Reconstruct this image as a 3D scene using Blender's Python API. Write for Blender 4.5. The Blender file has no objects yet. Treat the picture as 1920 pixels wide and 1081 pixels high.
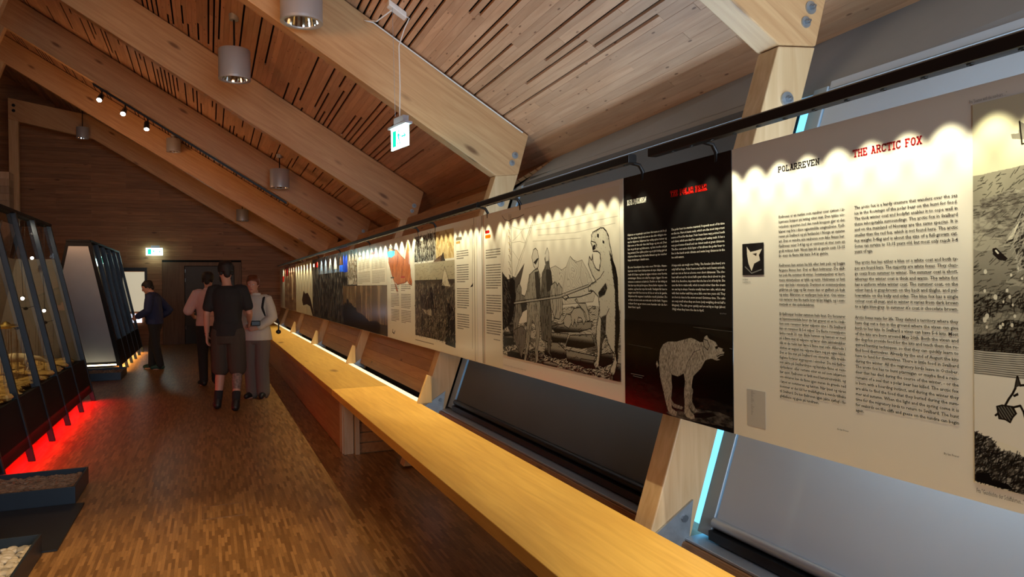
import bpy, bmesh, math, random
import numpy as np
from mathutils import Vector, Matrix
random.seed(7); RNG = np.random.default_rng(5)
D = bpy.data; SC = bpy.context.scene; COL = SC.collection

# ------------------------------------------------------------------ camera
YAW = 0.3988
fw = Vector((math.sin(YAW), math.cos(YAW), 0)); rt = Vector((math.cos(YAW), -math.sin(YAW), 0)); up = Vector((0, 0, 1))
pitch = math.radians(-0.36); roll = 0.0105
f2 = fw*math.cos(pitch) + up*math.sin(pitch); u2 = up*math.cos(pitch) - fw*math.sin(pitch)
r3 = rt*math.cos(roll) - u2*math.sin(roll); u3 = u2*math.cos(roll) + rt*math.sin(roll)
cd = D.cameras.new('camera'); cam = D.objects.new('camera', cd); COL.objects.link(cam)
cd.sensor_width = 36; cd.lens = 25.31; cd.clip_start = 0.02; cd.clip_end = 200
m = Matrix.Identity(4)
for i, v in enumerate((r3, u3, -f2)):
    for j in range(3): m[j][i] = v[j]
m[2][3] = 1.55
cam.matrix_world = m; SC.camera = cam

# ------------------------------------------------------------------ sky, big lights, exposure
SC.view_settings.view_transform = 'Standard'; SC.view_settings.look = 'None'
SC.view_settings.gamma = 1; SC.view_settings.use_curve_mapping = False
SC.view_settings.exposure = 0.25
w = D.worlds.new('sky'); SC.world = w; w.use_nodes = True
bg = w.node_tree.nodes['Background']; bg.inputs[0].default_value = (0.16, 0.62, 1.0, 1); bg.inputs[1].default_value = 1.7
LIGHT_GAIN = 1.0
def area(name, loc, target, size, power, color, sizey=None, spread=180):
    l = D.lights.new(name, 'AREA'); l.energy = power*LIGHT_GAIN; l.color = color; l.size = size; l.spread = math.radians(spread)
    if sizey: l.shape = 'RECTANGLE'; l.size_y = sizey
    o = D.objects.new(name, l); COL.objects.link(o); o.location = loc
    o.rotation_euler = (Vector(target)-Vector(loc)).to_track_quat('-Z', 'Y').to_euler() if target else (0, 0, 0)
    if 'window_' in name and name[-1] in '12': o.rotation_euler = (math.pi, math.radians(-8), 0)
    return o
# added cool area fills behind the viewer, with no open window built there
area('daylight_side_window', (2.2, -1.6, 1.7), (1.6, 4.5, 3.0), 1.6, 85, (0.70, 0.85, 1.0), 1.4)
area('daylight_gable_window', (0.6, -3.8, 2.2), (1.0, 6, 2.4), 2.2, 135, (0.70, 0.86, 1.0), 1.6)
# added upward fills behind the panels, standing in for daylight leaking round the blinds
area('daylight_window_2', (2.06, 4.2, 1.25), (1.75, 4.3, 3.6), .25, 30, (0.50, 0.76, 1.0), 2.8)
area('daylight_window_1', (2.02, .9, 1.25), (1.75, 1.0, 3.6), .25, 30, (0.55, 0.79, 1.0), 2.8)
# added warm fills on the left without fixtures, lighting ceiling and far hall
area('gallery_warm_light', (-1.9, 3.2, 2.9), (-0.4, 8.5, 5.2), 1.0, 44, (1.0, 0.52, 0.24))
area('gallery_warm_far', (-2.6, 13.5, 2.9), (0.5, 15.5, 4.6), 1.4, 30, (1.0, 0.52, 0.25))

# ------------------------------------------------------------------ materials
MATS = {}
def nn(nt, t, x=0, y=0, **kw):
    n = nt.nodes.new(t); n.location = (x, y)
    for k, v in kw.items(): setattr(n, k, v)
    return n
def plain(name, col, rough=.5, metal=0, bump=0, bscale=60, spec=.5, coat=0, emis=None, estr=0, var=.0, vscale=4):
    mt = D.materials.new(name); mt.use_nodes = True; nt = mt.node_tree; b = nt.nodes['Principled BSDF']
    b.inputs['Base Color'].default_value = (*col, 1); b.inputs['Roughness'].default_value = rough
    b.inputs['Metallic'].default_value = metal; b.inputs['Specular IOR Level'].default_value = spec
    b.inputs['Coat Weight'].default_value = coat; b.inputs['Coat Roughness'].default_value = .08
    if emis: b.inputs['Emission Color'].default_value = (*emis, 1); b.inputs['Emission Strength'].default_value = estr
    tc = nn(nt, 'ShaderNodeTexCoord', -900)
    no = nn(nt, 'ShaderNodeTexNoise', -700); no.inputs['Scale'].default_value = vscale; no.inputs['Detail'].default_value = 5
    nt.links.new(tc.outputs['Object'], no.inputs['Vector'])
    if var:
        hs = nn(nt, 'ShaderNodeHueSaturation', -300); hs.inputs['Color'].default_value = (*col, 1)
        mr = nn(nt, 'ShaderNodeMapRange', -500); mr.inputs['To Min'].default_value = 1-var; mr.inputs['To Max'].default_value = 1+var
        mr.inputs['From Min'].default_value = .3; mr.inputs['From Max'].default_value = .7
        nt.links.new(no.outputs['Fac'], mr.inputs['Value']); nt.links.new(mr.outputs[0], hs.inputs['Value'])
        nt.links.new(hs.outputs[0], b.inputs['Base Color'])
    if bump:
        n2 = nn(nt, 'ShaderNodeTexNoise', -700, -300); n2.inputs['Scale'].default_value = bscale; n2.inputs['Detail'].default_value = 4
        bp = nn(nt, 'ShaderNodeBump', -300, -300); bp.inputs['Strength'].default_value = bump; bp.inputs['Distance'].default_value = .01
        nt.links.new(tc.outputs['Object'], n2.inputs['Vector']); nt.links.new(n2.outputs['Fac'], bp.inputs['Height']); nt.links.new(bp.outputs[0], b.inputs['Normal'])
    MATS[name] = mt; return mt
def wood(name, c1, c2, axis='Y', rough=.5, rot=0, knots=1, grain=1., coat=0, spec=.4, tintamp=.35, lam=0):
    """procedural timber: grain stretched along one axis, knots, optional per-board tint and glue lines"""
    mt = D.materials.new(name); mt.use_nodes = True; nt = mt.node_tree; b = nt.nodes['Principled BSDF']; L = nt.links.new
    b.inputs['Roughness'].default_value = rough; b.inputs['Specular IOR Level'].default_value = spec
    b.inputs['Coat Weight'].default_value = coat; b.inputs['Coat Roughness'].default_value = .2
    tc = nn(nt, 'ShaderNodeTexCoord', -1500)
    mp0 = nn(nt, 'ShaderNodeMapping', -1350); mp0.inputs['Rotation'].default_value = (0, rot, 0)
    at = nn(nt, 'ShaderNodeAttribute', -1500, -300, attribute_name='tint')
    L(tc.outputs['Object'], mp0.inputs['Vector'])
    ad = nn(nt, 'ShaderNodeVectorMath', -1180, 0, operation='ADD'); sc0 = nn(nt, 'ShaderNodeVectorMath', -1300, -300, operation='SCALE'); sc0.inputs['Scale'].default_value = 37.
    L(at.outputs['Vector'], sc0.inputs[0]); L(mp0.outputs[0], ad.inputs[0]); L(sc0.outputs[0], ad.inputs[1])
    s = {'X': (.6, 9, 9), 'Y': (9, .6, 9), 'Z': (9, 9, .6)}[axis]
    mp = nn(nt, 'ShaderNodeMapping', -1000); mp.inputs['Scale'].default_value = tuple(v*grain for v in s)
    L(ad.outputs[0], mp.inputs['Vector'])
    n1 = nn(nt, 'ShaderNodeTexNoise', -800); n1.inputs['Scale'].default_value = 3.2; n1.inputs['Detail'].default_value = 7; n1.inputs['Distortion'].default_value = .6
    L(mp.outputs[0], n1.inputs['Vector'])
    cr = nn(nt, 'ShaderNodeValToRGB', -600); cr.color_ramp.elements[0].position = .32; cr.color_ramp.elements[1].position = .68
    cr.color_ramp.elements[0].color = (*c2, 1); cr.color_ramp.elements[1].color = (*c1, 1)
    L(n1.outputs['Fac'], cr.inputs['Fac'])
    col = cr.outputs['Color']
    if knots:
        mk = nn(nt, 'ShaderNodeMapping', -1000, -500)
        ks = {'X': (2.2, 7, 7), 'Y': (7, 2.2, 7), 'Z': (7, 7, 2.2)}[axis]
        mk.inputs['Scale'].default_value = ks; L(ad.outputs[0], mk.inputs['Vector'])
        vo = nn(nt, 'ShaderNodeTexVoronoi', -800, -500); vo.inputs['Scale'].default_value = .75*knots; L(mk.outputs[0], vo.inputs['Vector'])
        kr = nn(nt, 'ShaderNodeValToRGB', -600, -500); kr.color_ramp.elements[0].position = .055*(1 if knots < 2 else 1.3); kr.color_ramp.elements[0].color = (.28, .2, .16, 1)
        kr.color_ramp.elements[1].position = .13; kr.color_ramp.elements[1].color = (1, 1, 1, 1)
        L(vo.outputs['Distance'], kr.inputs['Fac'])
        mx = nn(nt, 'ShaderNodeMix', -350, 0, data_type='RGBA', blend_type='MULTIPLY'); mx.inputs[0].default_value = .85
        L(col, mx.inputs[6]); L(kr.outputs[0], mx.inputs[7]); col = mx.outputs[2]
    if lam:
        wv = nn(nt, 'ShaderNodeSeparateXYZ', -1000, 300); L(mp0.outputs[0], wv.inputs[0])
        mm = nn(nt, 'ShaderNodeMath', -850, 300, operation='PINGPONG'); mm.inputs[1].default_value = lam
        L(wv.outputs[2 if axis != 'Z' else 0], mm.inputs[0])
        r2 = nn(nt, 'ShaderNodeMapRange', -700, 300); r2.inputs['From Max'].default_value = .0018; r2.inputs['To Min'].default_value = .74
        L(mm.outputs[0], r2.inputs['Value'])
        m2 = nn(nt, 'ShaderNodeVectorMath', -250, 200, operation='SCALE'); L(col, m2.inputs[0]); L(r2.outputs[0], m2.inputs['Scale']); col = m2.outputs[0]
    hs = nn(nt, 'ShaderNodeHueSaturation', -120, 100); L(col, hs.inputs['Color'])
    mr = nn(nt, 'ShaderNodeMapRange', -300, -200); mr.inputs['To Min'].default_value = 1-tintamp; mr.inputs['To Max'].default_value = 1+tintamp
    sx = nn(nt, 'ShaderNodeSeparateXYZ', -450, -200); L(at.outputs['Vector'], sx.inputs[0])
    # boards without a tint attribute read 0: shift so that they stay neutral
    m0 = nn(nt, 'ShaderNodeMath', -380, -350, operation='COMPARE'); m0.inputs[1].default_value = 0; m0.inputs[2].default_value = 1e-4; L(sx.outputs[0], m0.inputs[0])
    m1 = nn(nt, 'ShaderNodeMath', -330, -450, operation='MULTIPLY_ADD'); m1.inputs[1].default_value = .5; L(m0.outputs[0], m1.inputs[0]); L(sx.outputs[0], m1.inputs[2])
    L(m1.outputs[0], mr.inputs['Value']); L(mr.outputs[0], hs.inputs['Value'])
    L(hs.outputs[0], b.inputs['Base Color'])
    bp = nn(nt, 'ShaderNodeBump', -300, -600); bp.inputs['Strength'].default_value = .12; bp.inputs['Distance'].default_value = .004
    L(n1.outputs['Fac'], bp.inputs['Height']); L(bp.outputs[0], b.inputs['Normal'])
    MATS[name] = mt; return mt
SLOPE = math.atan(.61)
wood('deck_pine', (.60, .345, .20), (.49, .26, .14), 'Y', .45, knots=3.2, tintamp=.14)
wood('glulam_rafter', (.62, .37, .18), (.50, .27, .12), 'X', .42, rot=-SLOPE, knots=.8, lam=.1)
wood('glulam_column', (.66, .45, .25), (.54, .34, .17), 'Z', .42, knots=.8)
wood('bench_pine', (.82, .45, .082), (.70, .35, .055), 'Y', .5, knots=.4, lam=0, coat=.06)
wood('panel_pine', (.46, .24, .10), (.35, .165, .065), 'Y', .45, knots=1.2, tintamp=.18)
wood('end_pine', (.42, .20, .088), (.29, .125, .05), 'X', .5, knots=.9, tintamp=.22)
wood('leg_spruce', (.62, .46, .32), (.52, .36, .22), 'Z', .5, knots=.6)
wood('door_wood', (.22, .12, .06), (.16, .08, .04), 'Z', .5, knots=.3)
wood('fin_pine', (.80, .54, .22), (.70, .43, .16), 'Z', .5, knots=0)
plain('black_metal', (.012, .012, .014), .38, .3, bump=.05)
plain('case_black', (.006, .006, .008), .6, .0, bump=.04, spec=.15)
plain('case_steel', (.012, .019, .029), .36, .4, bump=.05, bscale=20)
plain('galvanised', (.42, .45, .48), .42, .8, bump=.06, bscale=80, var=.1, vscale=30)
plain('bolt_steel', (.35, .38, .42), .35, .9)
plain('aluminium', (.45, .48, .52), .35, .6)
plain('lamp_silver', (.46, .47, .50), .42, .35, bump=.02)
plain('lamp_reflector', (.85, .83, .78), .08, 1.)
plain('panel_white', (.80, .79, .74), .16, spec=.5)
plain('panel_edge', (.55, .55, .52), .4)
plain('panel_black', (.008, .008, .009), .14, spec=.5)
plain('ink_black', (.03, .03, .035), .3)
plain('ink_white', (.80, .78, .72), .3)
plain('ink_red', (.62, .01, .015), .3)
plain('ink_red_bright', (.95, .015, .01), .3, emis=None)
plain('ink_grey', (.28, .28, .28), .3)
plain('ink_orange', (.75, .22, .03), .3)
plain('label_grey', (.50, .50, .49), .3)
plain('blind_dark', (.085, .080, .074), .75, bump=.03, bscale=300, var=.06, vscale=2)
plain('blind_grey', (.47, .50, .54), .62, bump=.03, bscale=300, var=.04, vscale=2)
plain('soffit_grey', (.29, .34, .39), .6, var=.04)
plain('frame_grey', (.30, .35, .40), .4, .3)
plain('dark_void', (.006, .005, .004), .9)
plain('dark_plinth', (.010, .012, .016), .45)
plain('door_grey', (.055, .048, .045), .5)
plain('end_panel_grey', (.25, .28, .33), .25, var=.05, vscale=3)
plain('backdrop_beige', (.40, .35, .27), .5, var=.12, vscale=2)
plain('stone_white', (.52, .47, .40), .55, bump=.1, bscale=30, var=.2, vscale=10)
plain('stone_grey', (.30, .28, .25), .6, bump=.1, bscale=30, var=.2, vscale=10)
plain('gravel_dark', (.20, .14, .10), .7, bump=.2, bscale=60, var=.35, vscale=18)
plain('rock_ochre', (.42, .28, .10), .7, bump=.5, bscale=14, var=.35, vscale=6)
plain('tray_steel', (.030, .045, .065), .4, .5, bump=.05, bscale=20)
plain('tray_wood', (.16, .11, .07), .5)
plain('plastic_white', (.75, .75, .73), .4)
plain('sign_housing', (.35, .34, .38), .4)
plain('brass', (.75, .55, .22), .25, 1.)
plain('white_fur', (.66, .60, .50), .7, bump=.3, bscale=60)
plain('dark_feather', (.03, .025, .02), .6)
plain('sign_glow', (.6, .9, .85), .4, emis=(.62, 1.0, .93), estr=8)
plain('sign_green', (.0, .5, .3), .4, emis=(.0, .45, .24), estr=.9)
plain('screen_glow', (.8, .8, .9), .4, emis=(.85, .86, 1.0), estr=1.6)
plain('lightbox_glow', (.6, .55, .4), .5, emis=(.9, .78, .55), estr=.45)
plain('led_warm', (1, .8, .5), .4, emis=(1.0, .78, .42), estr=9)
plain('ledge_lit_white', (.85, .82, .74), .5, emis=(1.0, .82, .52), estr=.55)  # white ledge board, its lit look put in as weak emission
plain('spot_glow', (1, .9, .7), .4, emis=(1.0, .92, .75), estr=16)
plain('lens_glow', (.03, .03, .03), .3)
plain('skin', (.52, .27, .19), .5, bump=.03, bscale=200)
plain('skin_tattoo', (.20, .14, .12), .5, var=.5, vscale=40)
plain('hair_dark', (.010, .008, .007), .6, bump=.6, bscale=120)
plain('hair_auburn', (.13, .035, .012), .5, bump=.6, bscale=120)
plain('cloth_black', (.014, .014, .016), .85, bump=.2, bscale=40)
plain('cloth_olive', (.050, .038, .028), .85, bump=.2, bscale=40)
plain('cloth_pink', (.62, .42, .42), .8, bump=.2, bscale=30)
plain('cloth_cream', (.62, .57, .48), .8, bump=.25, bscale=30)
plain('cloth_taupe', (.16, .125, .10), .85, bump=.25, bscale=30)
plain('cloth_blue', (.012, .022, .085), .75, bump=.2, bscale=30)
plain('cloth_grey_stripe', (.16, .17, .19), .8, var=.5, vscale=30)
plain('shoe_black', (.010, .010, .011), .5)
plain('shoe_green', (.015, .06, .045), .6)
plain('eye_white', (.7, .68, .65), .3)
plain('lip', (.35, .10, .09), .5)
# parquet floor
mt = D.materials.new('parquet'); mt.use_nodes = True; nt = mt.node_tree; b = nt.nodes['Principled BSDF']; L = nt.links.new
tc = nn(nt, 'ShaderNodeTexCoord', -1400); mp = nn(nt, 'ShaderNodeMapping', -1200); mp.inputs['Rotation'].default_value = (0, 0, math.pi/2)
br = nn(nt, 'ShaderNodeTexBrick', -950); L(tc.outputs['Object'], mp.inputs[0]); L(mp.outputs[0], br.inputs['Vector'])
br.offset = .37; br.inputs['Scale'].default_value = 1; br.inputs['Brick Width'].default_value = .16; br.inputs['Row Height'].default_value = .0175
br.inputs['Mortar Size'].default_value = .0007; br.inputs['Color1'].default_value = (0, 0, 0, 1); br.inputs['Color2'].default_value = (1, 1, 1, 1); br.inputs['Mortar'].default_value = (.15, .15, .15, 1)
cr = nn(nt, 'ShaderNodeValToRGB', -650); cr.color_ramp.elements[0].color = (.155, .072, .022, 1); cr.color_ramp.elements[1].color = (.36, .185, .066, 1)
e = cr.color_ramp.elements.new(.5); e.color = (.245, .120, .040, 1); L(br.outputs['Color'], cr.inputs[0])
ns = nn(nt, 'ShaderNodeTexNoise', -950, -400); m3 = nn(nt, 'ShaderNodeMapping', -1150, -400); m3.inputs['Scale'].default_value = (60, 6, 1); L(tc.outputs['Object'], m3.inputs[0]); L(m3.outputs[0], ns.inputs[0]); ns.inputs['Detail'].default_value = 6
mx = nn(nt, 'ShaderNodeMix', -350, 0, data_type='RGBA', blend_type='OVERLAY'); mx.inputs[0].default_value = .35; L(cr.outputs[0], mx.inputs[6]); L(ns.outputs['Fac'], mx.inputs[7]); L(mx.outputs[2], b.inputs['Base Color'])
b.inputs['Roughness'].default_value = .36; b.inputs['Specular IOR Level'].default_value = .45; b.inputs['Coat Weight'].default_value = .15; b.inputs['Coat Roughness'].default_value = .25
bp = nn(nt, 'ShaderNodeBump', -300, -400); bp.inputs['Strength'].default_value = .15; bp.inputs['Distance'].default_value = .002; L(br.outputs['Color'], bp.inputs['Height']); L(bp.outputs[0], b.inputs['Normal'])
MATS['parquet'] = mt
# thin clear glass
def glass(name, tint, refl=.1):
    mt = D.materials.new(name); mt.use_nodes = True; nt = mt.node_tree; nt.nodes.clear()
    o = nn(nt, 'ShaderNodeOutputMaterial', 300); mx = nn(nt, 'ShaderNodeMixShader', 100); tr = nn(nt, 'ShaderNodeBsdfTransparent', -150); gl = nn(nt, 'ShaderNodeBsdfGlossy', -150, -150)
    lw = nn(nt, 'ShaderNodeLayerWeight', -350, 200); lw.inputs[0].default_value = refl
    tr.inputs[0].default_value = (*tint, 1); gl.inputs['Roughness'].default_value = .02
    nt.links.new(lw.outputs['Fresnel'], mx.inputs[0]); nt.links.new(tr.outputs[0], mx.inputs[1]); nt.links.new(gl.outputs[0], mx.inputs[2]); nt.links.new(mx.outputs[0], o.inputs[0])
    MATS[name] = mt
glass('case_glass', (.86, .88, .88), .25); glass('window_glass', (.92, .97, 1.), .2)

# ------------------------------------------------------------------ mesh helpers
class MB:
    def __init__(s): s.v = []; s.f = []; s.t = []
    def add(s, v, f, tint=None):
        k = len(s.v); s.v += [tuple(p) for p in v]; s.f += [tuple(i+k for i in q) for q in f]; s.t += [tint]*len(f); return s
    def box(s, a, b, tint=None):
        x0, y0, z0 = a; x1, y1, z1 = b
        return s.add([(x0,y0,z0),(x1,y0,z0),(x1,y1,z0),(x0,y1,z0),(x0,y0,z1),(x1,y0,z1),(x1,y1,z1),(x0,y1,z1)],
                     [(3,2,1,0),(4,5,6,7),(0,1,5,4),(1,2,6,5),(2,3,7,6),(3,0,4,7)], tint)
    def hexa(s, lo, hi, tint=None):
        return s.add(list(lo)+list(hi), [(3,2,1,0),(4,5,6,7),(0,1,5,4),(1,2,6,5),(2,3,7,6),(3,0,4,7)], tint)
    def prism(s, prof, axis, a, b, tint=None):
        """profile of 2-D points extruded from a to b along 'X','Y' or 'Z'"""
        def P(p, c): return {'Y': (p[0], c, p[1]), 'X': (c, p[0], p[1]), 'Z': (p[0], p[1], c)}[axis]
        n = len(prof); v = [P(p, a) for p in prof]+[P(p, b) for p in prof]
        f = [tuple(range(n))[::-1], tuple(range(n, 2*n))]+[(i, (i+1) % n, n+(i+1) % n, n+i) for i in range(n)]
        return s.add(v, f, tint)
    def tube(s, pts, r, n=10, cap=True):
        pts = [Vector(p) for p in pts]; R = r if isinstance(r, (list, tuple)) else [r]*len(pts); v = []; f = []
        d0 = (pts[1]-pts[0]).normalized(); a = d0.orthogonal().normalized()
        for i, p in enumerate(pts):
            d = (pts[min(i+1, len(pts)-1)]-pts[max(i-1, 0)]).normalized(); a = (a-d*a.dot(d)).normalized(); c = d.cross(a)
            v += [p+(a*math.cos(2*math.pi*k/n)+c*math.sin(2*math.pi*k/n))*R[i] for k in range(n)]
        for i in range(len(pts)-1):
            f += [(i*n+k, i*n+(k+1) % n, (i+1)*n+(k+1) % n, (i+1)*n+k) for k in range(n)]
        if cap: f += [tuple(range(n))[::-1], tuple(range((len(pts)-1)*n, len(pts)*n))]
        return s.add(v, f)
    def lathe(s, prof, c, n=32, cap=False):
        v = []; f = []; m = len(prof)
        for r, z in prof: v += [(c[0]+r*math.cos(2*math.pi*k/n), c[1]+r*math.sin(2*math.pi*k/n), c[2]+z) for k in range(n)]
        for i in range(m-1): f += [(i*n+k, i*n+(k+1) % n, (i+1)*n+(k+1) % n, (i+1)*n+k) for k in range(n)]
        if cap: f += [tuple(range(n))[::-1], tuple(range((m-1)*n, m*n))]
        return s.add(v, f)
    def blob(s, c, r, n=8, m=6, rnd=0, rng=random):
        v = []; f = []
        for i in range(m+1):
            th = math.pi*i/m
            for k in range(n):
                ph = 2*math.pi*k/n; q = 1+rnd*(rng.random()-.5)
                v.append((c[0]+r[0]*math.sin(th)*math.cos(ph)*q, c[1]+r[1]*math.sin(th)*math.sin(ph)*q, c[2]+r[2]*math.cos(th)*q))
        for i in range(m): f += [(i*n+k, (i+1)*n+k, (i+1)*n+(k+1) % n, i*n+(k+1) % n) for k in range(n)]
        return s.add(v, f)
def root(name, loc, label, cat, group=None):
    o = D.objects.new(name, None); COL.objects.link(o); o.location = loc; o.empty_display_size = .1
    o['label'] = label; o['category'] = cat
    if group: o['group'] = group
    return o
def origin(p):
    while p is not None and p.parent: p = p.parent
    return Vector(p.location) if p is not None else Vector((0, 0, 0))
def obj(name, mb, mat, parent=None, smooth=False, bevel=0, **props):
    me = D.meshes.new(name); off = origin(parent)
    me.from_pydata([(v[0]-off.x, v[1]-off.y, v[2]-off.z) for v in mb.v], [], mb.f)
    if any(t is not None for t in mb.t):
        a = me.attributes.new('tint', 'FLOAT_VECTOR', 'FACE')
        a.data.foreach_set('vector', [c for t in mb.t for c in ((t or .5), ((t or .5)*7.3) % 1, ((t or .5)*3.1) % 1)])
    me.update(); me.materials.append(MATS[mat] if isinstance(mat, str) else mat)
    if smooth:
        me.polygons.foreach_set('use_smooth', [True]*len(me.polygons))
        try: me.set_sharp_from_angle(angle=math.radians(40))
        except Exception: pass
    o = D.objects.new(name, me); COL.objects.link(o)
    if parent is not None: o.parent = parent
    if bevel:
        mo = o.modifiers.new('bevel', 'BEVEL'); mo.width = bevel; mo.segments = 2; mo.limit_method = 'ANGLE'
    for k, v in props.items(): o[k] = v
    return o
def struct(name, mb, mat, **k): return obj(name, mb, mat, None, kind='structure', **k)
def tagged(name, mb, mat, label, cat, group=None, **k):
    o = obj(name, mb, mat, None, label=label, category=cat, **k)
    if group: o['group'] = group
    return o
def spot(name, loc, target, power, color, angle, blend=.6, r=.01, parent=None):
    l = D.lights.new(name, 'SPOT'); l.energy = power*LIGHT_GAIN; l.color = color; l.spot_size = math.radians(angle); l.spot_blend = blend; l.shadow_soft_size = r
    o = D.objects.new(name, l); COL.objects.link(o); o.location = Vector(loc)-origin(parent)
    o.rotation_euler = (Vector(target)-Vector(loc)).to_track_quat('-Z', 'Y').to_euler()
    if parent is not None: o.parent = parent
    return o
def point(name, loc, power, color, r=.02, parent=None):
    l = D.lights.new(name, 'POINT'); l.energy = power*LIGHT_GAIN; l.color = color; l.shadow_soft_size = r
    o = D.objects.new(name, l); COL.objects.link(o); o.location = Vector(loc)-origin(parent)
    if parent is not None: o.parent = parent
    return o

# ------------------------------------------------------------------ the hall
YEND = 21.7; YBACK = -4.2; FY = [2.5+3.44*k for k in range(6)]
def zdeck(X, y): return 2.90-.027*(y-6)+.605*(2.68-X)
def xin(Z): return 1.68+.35*(Z-.55)
floor = struct('floor', MB().box((-5.2, YBACK-.1, -.12), (1.98, YEND+.1, 0)), 'parquet')
ceiling = struct('ceiling', MB().hexa([(3.05, YBACK, zdeck(3.05, YBACK)+.05), (-5.2, YBACK, zdeck(-5.2, YBACK)+.05), (-5.2, YEND, zdeck(-5.2, YEND)+.05), (3.05, YEND, zdeck(3.05, YEND)+.05)],
                                      [(3.05, YBACK, zdeck(3.05, YBACK)+.15), (-5.2, YBACK, zdeck(-5.2, YBACK)+.15), (-5.2, YEND, zdeck(-5.2, YEND)+.15), (3.05, YEND, zdeck(3.05, YEND)+.15)]), 'dark_void')
# deck boards, many with a dark sound-absorbing slot left beside them
PX = .0535; rows = int(8.2/PX); boards = []
for r in range(rows):
    x1 = 3.02-r*PX; y = -4.1+random.random()*1.5
    while y < YEND:
        ln = random.choice((.6, 1.0, 1.5, 2.2, 3.2)); ye = min(y+ln, YEND)
        slot = x1 < 2.5 and random.random() < .46
        if x1 > 2.1 and random.random() < .3: slot = False
        boards.append((x1, x1-PX+(.0185 if slot else .0012), y, ye-.001)); y = ye
def board_mb(mb, bd):
    xa, xb, y0, y1 = bd; h = random.random()*.0015; t = .05+.95*random.random()
    lo = [(xb, y0, zdeck(xb, y0)+h), (xa, y0, zdeck(xa, y0)+h), (xa, y1, zdeck(xa, y1)+h), (xb, y1, zdeck(xb, y1)+h)]
    mb.hexa(lo, [(a, b, c+.02) for a, b, c in lo], t); return mb
def vis(bd):
    p = Vector(((bd[0]+bd[1])/2, (bd[2]+bd[3])/2, 0)); p.z = zdeck(p.x, p.y)-1.55
    zc = p.dot(f2)
    if zc < .5: return 99
    u = p.dot(r3)/zc; v = p.dot(u3)/zc
    return zc if abs(u) < .74 and abs(v) < .43 else 60+zc
boards.sort(key=vis)
for bd in boards[:300]: obj('ceiling_board', board_mb(MB(), bd), 'deck_pine', ceiling)
mb = MB()
for bd in boards[300:]: board_mb(mb, bd)
obj('ceiling_boarding', mb, 'deck_pine', ceiling, kind='stuff')
# gable end wall, clad in horizontal planks
def gable(y): return [(-5.2, 0), (3.05, 0), (3.05, zdeck(3.05, y)+.1), (-5.2, zdeck(-5.2, y)+.1)]
we = struct('wall_back', MB().prism(gable(YEND), 'Y', YEND, YEND+.15), 'dark_void')
mb = MB(); z = 0
while z < 7.2:
    x = -5.2+random.random()*.5
    xa = -5.2
    while xa < 2.99:
        xb = min(xa+random.choice((1.6, 2.4, 3.2)), 3.0); h = random.random()*.004
        xm = 2.68+(2.90-.027*15.7-z)/.605      # where the deck meets this course
        if xa < xm:
            xb2 = min(xb, xm)
            if not (z < 2.25 and xb2 > -1.16 and xa < .86):
                mb.box((xa+.001, YEND-.018-h, z+.0015), (xb2-.001, YEND, z+.0985), .05+.95*random.random())
            else:
                if xa < -1.16: mb.box((xa+.001, YEND-.018-h, z+.0015), (-1.16, YEND, z+.0985), .05+.95*random.random())
                if xb2 > .86: mb.box((max(.86, xa), YEND-.018-h, z+.0015), (xb2-.001, YEND, z+.0985), .05+.95*random.random())
        xa = xb
    z += .1
obj('plank', mb, 'end_pine', we, kind='stuff')
struct('wall_front', MB().prism(gable(YBACK), 'Y', YBACK-.15, YBACK), 'end_pine')
struct('wall_left', MB().box((-5.35, YBACK, 0), (-5.2, YEND, 7.9)), 'end_pine')
# entrance recess with a dark door in the end wall
dr = struct('door_1', MB().box((-.60, YEND-.05, .0), (.66, YEND-.01, 2.13)), 'door_grey', bevel=.004)
obj('door_surround', MB().box((-1.15, YEND-.07, 0), (-.61, YEND-.001, 2.24)).box((.67, YEND-.08, 0), (.85, YEND-.001, 2.24)).box((-.61, YEND-.075, 2.14), (.67, YEND-.001, 2.24)), 'door_wood', dr)
for z in (.45, 1.75, 2.0): obj('hinge', MB().tube([(-.585, YEND-.06, z-.05), (-.585, YEND-.06, z+.05)], .012), 'galvanised', dr)
obj('door_handle', MB().tube([(.58, YEND-.05, 1.02), (.58, YEND-.1, 1.02), (.46, YEND-.1, 1.02)], .011), 'galvanised', dr)
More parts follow.
